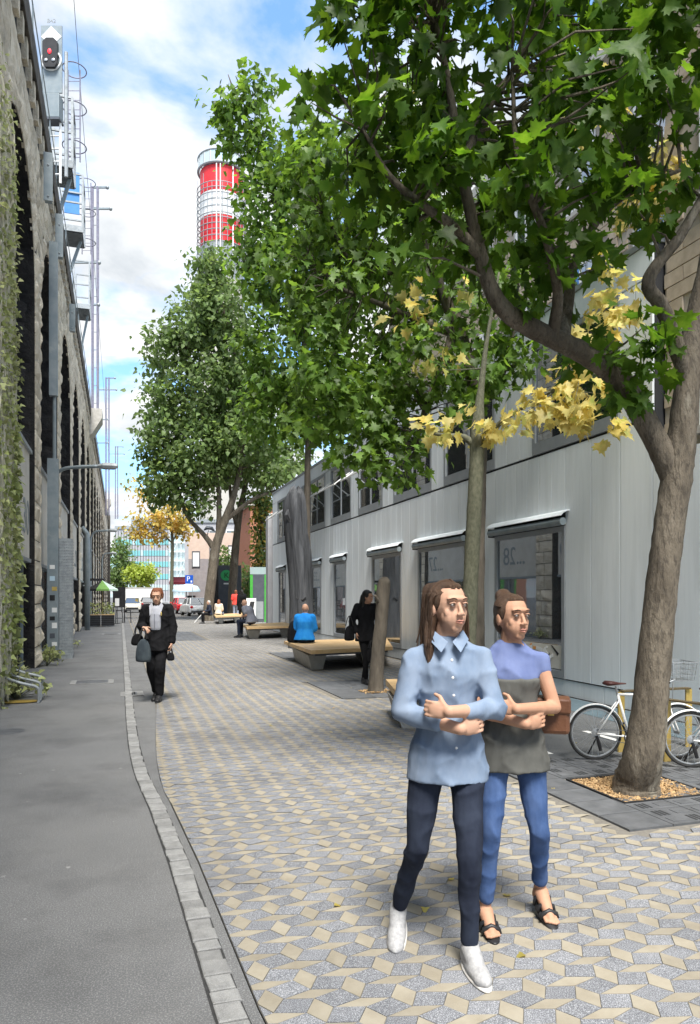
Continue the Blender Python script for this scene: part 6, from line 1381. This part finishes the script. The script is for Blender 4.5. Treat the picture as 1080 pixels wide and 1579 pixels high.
for s in (-1, 1): cl_.add([(s * .010, -.088, 1.405), (s * .066, -.02, 1.455), (s * .088, -.04, 1.415), (s * .042, -.112, 1.362), (s * .010, -.096, 1.403), (s * .066, -.028, 1.452), (s * .088, -.048, 1.412), (s * .042, -.120, 1.359)], [(0, 1, 2, 3), (7, 6, 5, 4), (0, 3, 7, 4), (2, 6, 7, 3), (1, 5, 6, 2), (0, 4, 5, 1)])
cl_.build('collar', SHIRT, wA, bevel=.003)
# woman in the blue grey top
pB = lev(788, 1424)
J = base_pose(**{**CROSS, 'hipR': (-.085, 0, .89), 'knR': (-.12, -.10, .50), 'anR': (-.135, -.02, .085), 'ftR': (.05, -1, 0), 'hipL': (.085, 0, .89), 'knL': (.13, -.05, .49), 'anL': (.18, .12, .13), 'ftL': (.1, -.9, -.25), 'hd': (.4, -1, -.08), 'head': (.005, -.02, 1.555)})
wB = person('walking woman with tied up hair, sleeveless blue grey top, blue jeans and black sandals', (pB.x, pB.y, 0), -YAW, J, SKIN2, HB, 'bun', TOPBL, .06, DENIM, None, .0065, .965, hem=.06, topgrow=.009, barefoot=True, legw=.86, bulk=.95)
lo_ = MB(); wv = [(Vector((0, .002, z)), rx * .95 + .015, ry * .95 + .015, Matrix.Identity(3)) for z, rx, ry in ((.79, .192, .138), (.87, .184, .132), (.90, .176, .126), (.955, .160, .112), (1.03, .134, .098), (1.10, .122, .093), (1.17, .131, .101), (1.25, .142, .109))]
lo_.loft(wv); folds(fuse(lo_, 'grey_waist_panel', cloth('olive_grey_cloth', (.085, .085, .078), (.125, .125, .115)), wB, .009, 2), .006)
bg_ = thing('handbag', 'brown leather handbag tucked under the arm of the woman in the blue grey top', 'handbag', (0, 0, 0)); q = wB.location
d_ = Vector((CY, -SY)); bg_.location = (q.x + d_.x * .20 + SY * .02, q.y + d_.y * .20 + CY * .02, .93); bg_.rotation_euler = (0, 0, -YAW - .25)
MB().b2(-.09, .09, -.055, .055, 0, .17).build('bag_body', LEATHER, bg_, bevel=.02); MB().b2(-.094, .094, -.062, .06, .10, .178).build('flap', LEATHER, bg_, bevel=.012); MB().b2(-.015, .015, -.068, -.0625, .095, .125).build('clasp', M['gold'], bg_)
# older woman with the black coat and the bag
pW = lev(243, 1081)
J = base_pose(pel=(0, 0, .93), hd=(.12, -1, -.35), ht=(0, -.22, 1), head=(.0, -.045, 1.56), elR=(-.25, .03, 1.12), wrR=(-.15, -.20, 1.10), haR=(.75, -.4, -.5), hnR=(-.2, -.8, .6), elL=(.22, .04, 1.11), wrL=(.22, -.04, .86), haL=(-.05, -.1, -1), hnL=(1, 0, 0), knL=(.06, -.10, .50), anL=(.035, -.03, .085), ftL=(.1, -1, 0), knR=(-.075, -.02, .49), anR=(-.05, .14, .12), ftR=(0, -.9, -.2), curlR=1.2, curlL=.9)
wW = person('older woman with short auburn hair in an open black coat walking along the kerb', (pW.x, pW.y, 0), -YAW, J, SKIN, HR, 'short', BLACKC, .93, BLACKC, M['black'], .009, 1.03, hem=.14, topgrow=.030, coat=True, legw=1.35)
hd_ = MB(); I3 = Matrix.Identity(3); hd_.loft([((0, -.100, 1.06), .070, .036, I3), ((0, -.106, 1.10), .080, .040, I3), ((0, -.114, 1.20), .084, .044, I3), ((0, -.112, 1.30), .076, .042, I3), ((0, -.090, 1.38), .055, .040, I3), ((0, -.06, 1.425), .035, .03, I3)]); fuse(hd_, 'hoodie', HOOD, wW, .008, 3)
fl_ = MB()
for s in (-1, 1): fl_.add([(s * .02, -.11, 1.37), (s * .07, -.03, 1.475), (s * .105, -.055, 1.42), (s * .075, -.135, 1.27), (s * .02, -.122, 1.368), (s * .07, -.042, 1.47), (s * .105, -.067, 1.415), (s * .075, -.148, 1.268)], [(0, 1, 2, 3), (7, 6, 5, 4), (0, 3, 7, 4), (2, 6, 7, 3), (1, 5, 6, 2), (0, 4, 5, 1)])
fl_.build('collar', HOOD, wW, bevel=.005); MB().tube([(.0, -.158, 1.30), (.0, -.162, 1.20), (.0, -.150, 1.09)], .0035, 5).build('zip', M['slate'], wW); MB().ell((.10, -.17, 1.30), (.012, .008, .03)).build('brooch', M['gold'], wW)
MB().tube([(.21, -.02, .905), (.212, -.032, .875)], .04, 12).build('cuff', HOOD, wW)
def wpt(t, x, y, z):
    s = t.scale[0]; a = t.rotation_euler.z; return Vector((t.location.x + s * (x * math.cos(a) - y * math.sin(a)), t.location.y + s * (x * math.sin(a) + y * math.cos(a)), t.location.z + s * z))
def shopping_bag(loc, rz, m, label, w=.16, h=.36, d=.10, strap=.2):
    t = thing('bag', label, 'bag', loc, rz); mb = MB(); mb.add([(-w * .7, -d / 2, h), (w * .7, -d / 2, h), (w * .7, d / 2, h), (-w * .7, d / 2, h), (-w, -d * .8, .04), (w, -d * .8, .04), (w, d * .8, .04), (-w, d * .8, .04), (-w * .8, -d * .6, 0), (w * .8, -d * .6, 0), (w * .8, d * .6, 0), (-w * .8, d * .6, 0)], [(3, 2, 1, 0), (8, 9, 10, 11)][::-1] + [(i, (i + 1) % 4, 4 + (i + 1) % 4, 4 + i) for i in range(4)] + [(4 + i, 4 + (i + 1) % 4, 8 + (i + 1) % 4, 8 + i) for i in range(4)])
    mb.build('bag_body', m, t, smooth=True, sub=2)
    for s in (-1, 1): MB().tube(spline([(-w * .4, s * d * .4, h - .03), (-w * .2, s * d * .2, h + strap * .7), (0, 0, h + strap), (w * .2, s * d * .2, h + strap * .7), (w * .4, s * d * .4, h - .03)], 4), .008, 6).build('strap', M['black'], t)
    return t
BAGM = cloth('dark_teal_bag', (.035, .045, .055), (.06, .075, .085))
p = wpt(wW, -.13, -.27, .60); shopping_bag(p, -YAW, BAGM, 'dark teal shopping bag hanging from the hand of the woman in the black coat', .14, .38, .10, .13)
p = wpt(wW, -.30, .02, .82); shopping_bag(p, -YAW, BLACKC, 'black shoulder bag at the hip of the woman in the black coat', .12, .2, .09, .12)
p = wpt(wW, .21, -.05, .60); shopping_bag(p, -YAW, BLACKC, 'small black pouch in the lowered hand of the woman in the black coat', .07, .14, .05, .06)
# black clad person by the cut trunk
pS = lev(565, 1056)
J = base_pose(hd=(.6, -.6, -.4), elR=(-.23, .10, 1.12), wrR=(-.20, -.03, .92), elL=(.22, -.04, 1.18), wrL=(.13, -.22, 1.28), haL=(0, -.5, .8), knR=(-.05, -.08, .5), knL=(.03, .0, .49), anR=(-.01, -.02, .085), anL=(-.01, .10, .10), head=(.01, -.05, 1.55), ht=(.1, -.3, 1))
wS = person('person all in black with dark hair standing beside the cut tree trunk', (pS.x, pS.y, 0), -YAW + .4, J, SKIN2, HK, 'long', BLACKC, .93, BLACKC, M['black'], .012, 1.03, hem=.12, topgrow=.025, legw=.85, coat=True)
p = wpt(wS, -.32, .0, .78); shopping_bag(p, .6, BLACKC, 'black bag swinging at the side of the person in black', .15, .3, .1, .15)
p = wpt(wS, -.02, -.26, .02); p.z = .42; shopping_bag(p, .2, BLACKC, 'black square bag carried low by the person in black', .12, .3, .08, .1)
# seated people
def sit(seat, **k):
    z = seat + .10
    d = dict(pel=(0, .0, z), chest=(0, -.03, z + .31), neck=(0, -.06, z + .50), head=(0, -.09, z + .635), shL=(.165, -.05, z + .44), shR=(-.165, -.05, z + .44), elL=(.21, -.09, z + .19), elR=(-.21, -.09, z + .19), wrL=(.10, -.30, z + .12), wrR=(-.10, -.30, z + .12), haL=(-.4, -1, -.1), haR=(.4, -1, -.1), hnL=(0, 0, 1), hnR=(0, 0, 1),
             hipL=(.09, -.03, z - .02), hipR=(-.09, -.03, z - .02), knL=(.11, -.43, z - .02), knR=(-.11, -.43, z - .02), anL=(.11, -.40, .085), anR=(-.11, -.42, .085)); d.update(k); return base_pose(**d)
pb_ = lev(470, 991.5, .47)
person('bald man in a bright blue jacket sitting with his back turned on the bench', (pb_.x, pb_.y, 0), PI - YAW - .1, sit(.47), SKIN, HG, 'bald', BLUEJ, .95, NAVY, M['black'], .015, 1.08, 1.12, topgrow=.045, face=True)
p = lev(453, 991, .47); bk = shopping_bag((p.x, p.y, .472), -YAW, BLACKC, 'dark backpack standing on the bench left of the blue jacket man', .19, .58, .14, .06)
pg_ = lev(388, 965, .47)
person('grey haired man in a grey shirt and dark trousers sitting sideways on the bench end', (pg_.x, pg_.y, 0), -PI / 2 - YAW - .35, sit(.47, chest=(0, -.10, .86), neck=(0, -.20, 1.02), head=(0, -.26, 1.14), ht=(0, -.4, 1), hd=(0, -1, -.3), shL=(.175, -.17, .97), shR=(-.175, -.17, .97)), SKIN, HG, 'short' if False else 'bald', GREYS, .3, NAVY, M['black'], .015, 1.18, 1.2, topgrow=.05)
pc_ = lev(337, 948.5, .47)
person('woman with long auburn hair in a beige jacket sitting on the farthest bench', (pc_.x, pc_.y, 0), PI - .5, sit(.47), SKIN, HR, 'long', BEIGE, .95, JEANL, M['black'], .016, 1.08, topgrow=.04)
pd_ = lev(329, 949.5, .47)
person('dark clothed companion sitting left of the woman in the beige jacket', (pd_.x - .15, pd_.y + .3, 0), -PI / 2 + .2, sit(.47), SKIN, HG, 'short', NAVY, .95, BLACKC, M['black'], .016, 1.04, topgrow=.03)
a, b = at(300, 957, 44), at(317, 941, 44); ct = thing('walking_stick', 'white stick leaning at the side of the dark clothed companion', 'stick', (a.x, a.y, 0)); MB().tube([(0, 0, 0), (b.x - a.x, b.y - a.y, b.z)], .025, 6).build('shaft', M['white'], ct); MB().tube([(b.x - a.x, b.y - a.y, b.z), (b.x - a.x + .08, b.y - a.y, b.z + .03)], .03, 6).build('handle', M['slate'], ct)
pe_ = at(364, 952, 48); person('standing person in a red top and washed jeans behind the pale trunk', (pe_.x, pe_.y, 0), PI - .3, base_pose(), SKIN, HR, 'short', REDC, .4, JEANL, M['black'], .018, 1.22, topgrow=.04)
pf_ = at(373, 952, 46); person('standing person in a black coat behind the man in the grey shirt', (pf_.x, pf_.y, 0), PI + .3, base_pose(), SKIN, HK, 'long', BLACKC, .95, BLACKC, M['black'], .018, 1.22, topgrow=.06, hem=.3, coat=True)
sb_ = at(387, 951, 44); sbd = thing('pavement_sign', 'white and black leaning pavement sign behind the man in grey', 'sign', (sb_.x, sb_.y, 0), FR); MB().add([(-.3, 0, 0), (.3, 0, 0), (.3, .22, 1.5), (-.3, .22, 1.5), (-.3, .05, 0), (.3, .05, 0), (.3, .26, 1.5), (-.3, .26, 1.5)], [(0, 1, 2, 3), (5, 4, 7, 6), (2, 6, 7, 3), (0, 4, 5, 1), (0, 3, 7, 4), (1, 5, 6, 2)]).build('panel', M['white'], sbd); MB().add([(-.2, .06, .6), (.1, .06, .6), (.22, .17, 1.3), (-.05, .17, 1.3), (-.2, .07, .6), (.1, .07, .6), (.22, .18, 1.3), (-.05, .18, 1.3)], [(0, 1, 2, 3), (5, 4, 7, 6)]).build('black_mark', M['black'], sbd)
# slatted basket on the sill of the second shop window
bk_ = on(656, 968, FX - .30); BK = thing('wire_basket', 'small black slatted basket hanging by the second shop window', 'basket', bk_, 0)
mb = MB(); 
for k in range(7): x = -.14 + k * .047; mb.bar((0, x * 1.2, .24), (0, x * .85, 0), .014)
mb.bar((0, -.18, .24), (0, .18, .24), .03); mb.bar((0, -.13, 0), (0, .13, 0), .02); mb.build('slats', M['black'], BK); MB().tube([(0, -.17, .24), (0, -.03, .50), (0, .03, .50), (0, .17, .24)], .02, 6).build('handle', M['black'], BK); MB().tube([(0, 0, .50), (.3, 0, .52)], .012, 6).build('hook', M['slate'], BK)

# a few fallen leaves on the paving 
fp = np.array([(rnd.uniform(.9, 5.6), rnd.uniform(2.6, 14), .012) for _ in range(40)])
fp = np.array([p_ for p_ in fp if not (PIT[0] < p_[0] < PIT[1] and PIT[2] < p_[1] < PIT[3])]); n_ = len(fp); an = nrng.uniform(0, 6.28, n_)
FRm = np.stack([np.stack([np.cos(an), np.sin(an), 0 * an], 1), np.stack([-np.sin(an), np.cos(an), 0 * an], 1), np.stack([0 * an, 0 * an, 1 + 0 * an], 1)], axis=2)
stuff(inst('fallen_leaves', leaves_mesh('fallen_leaves', 'small', fp, FRm, nrng.uniform(.02, .05, n_), M['yfar'])))
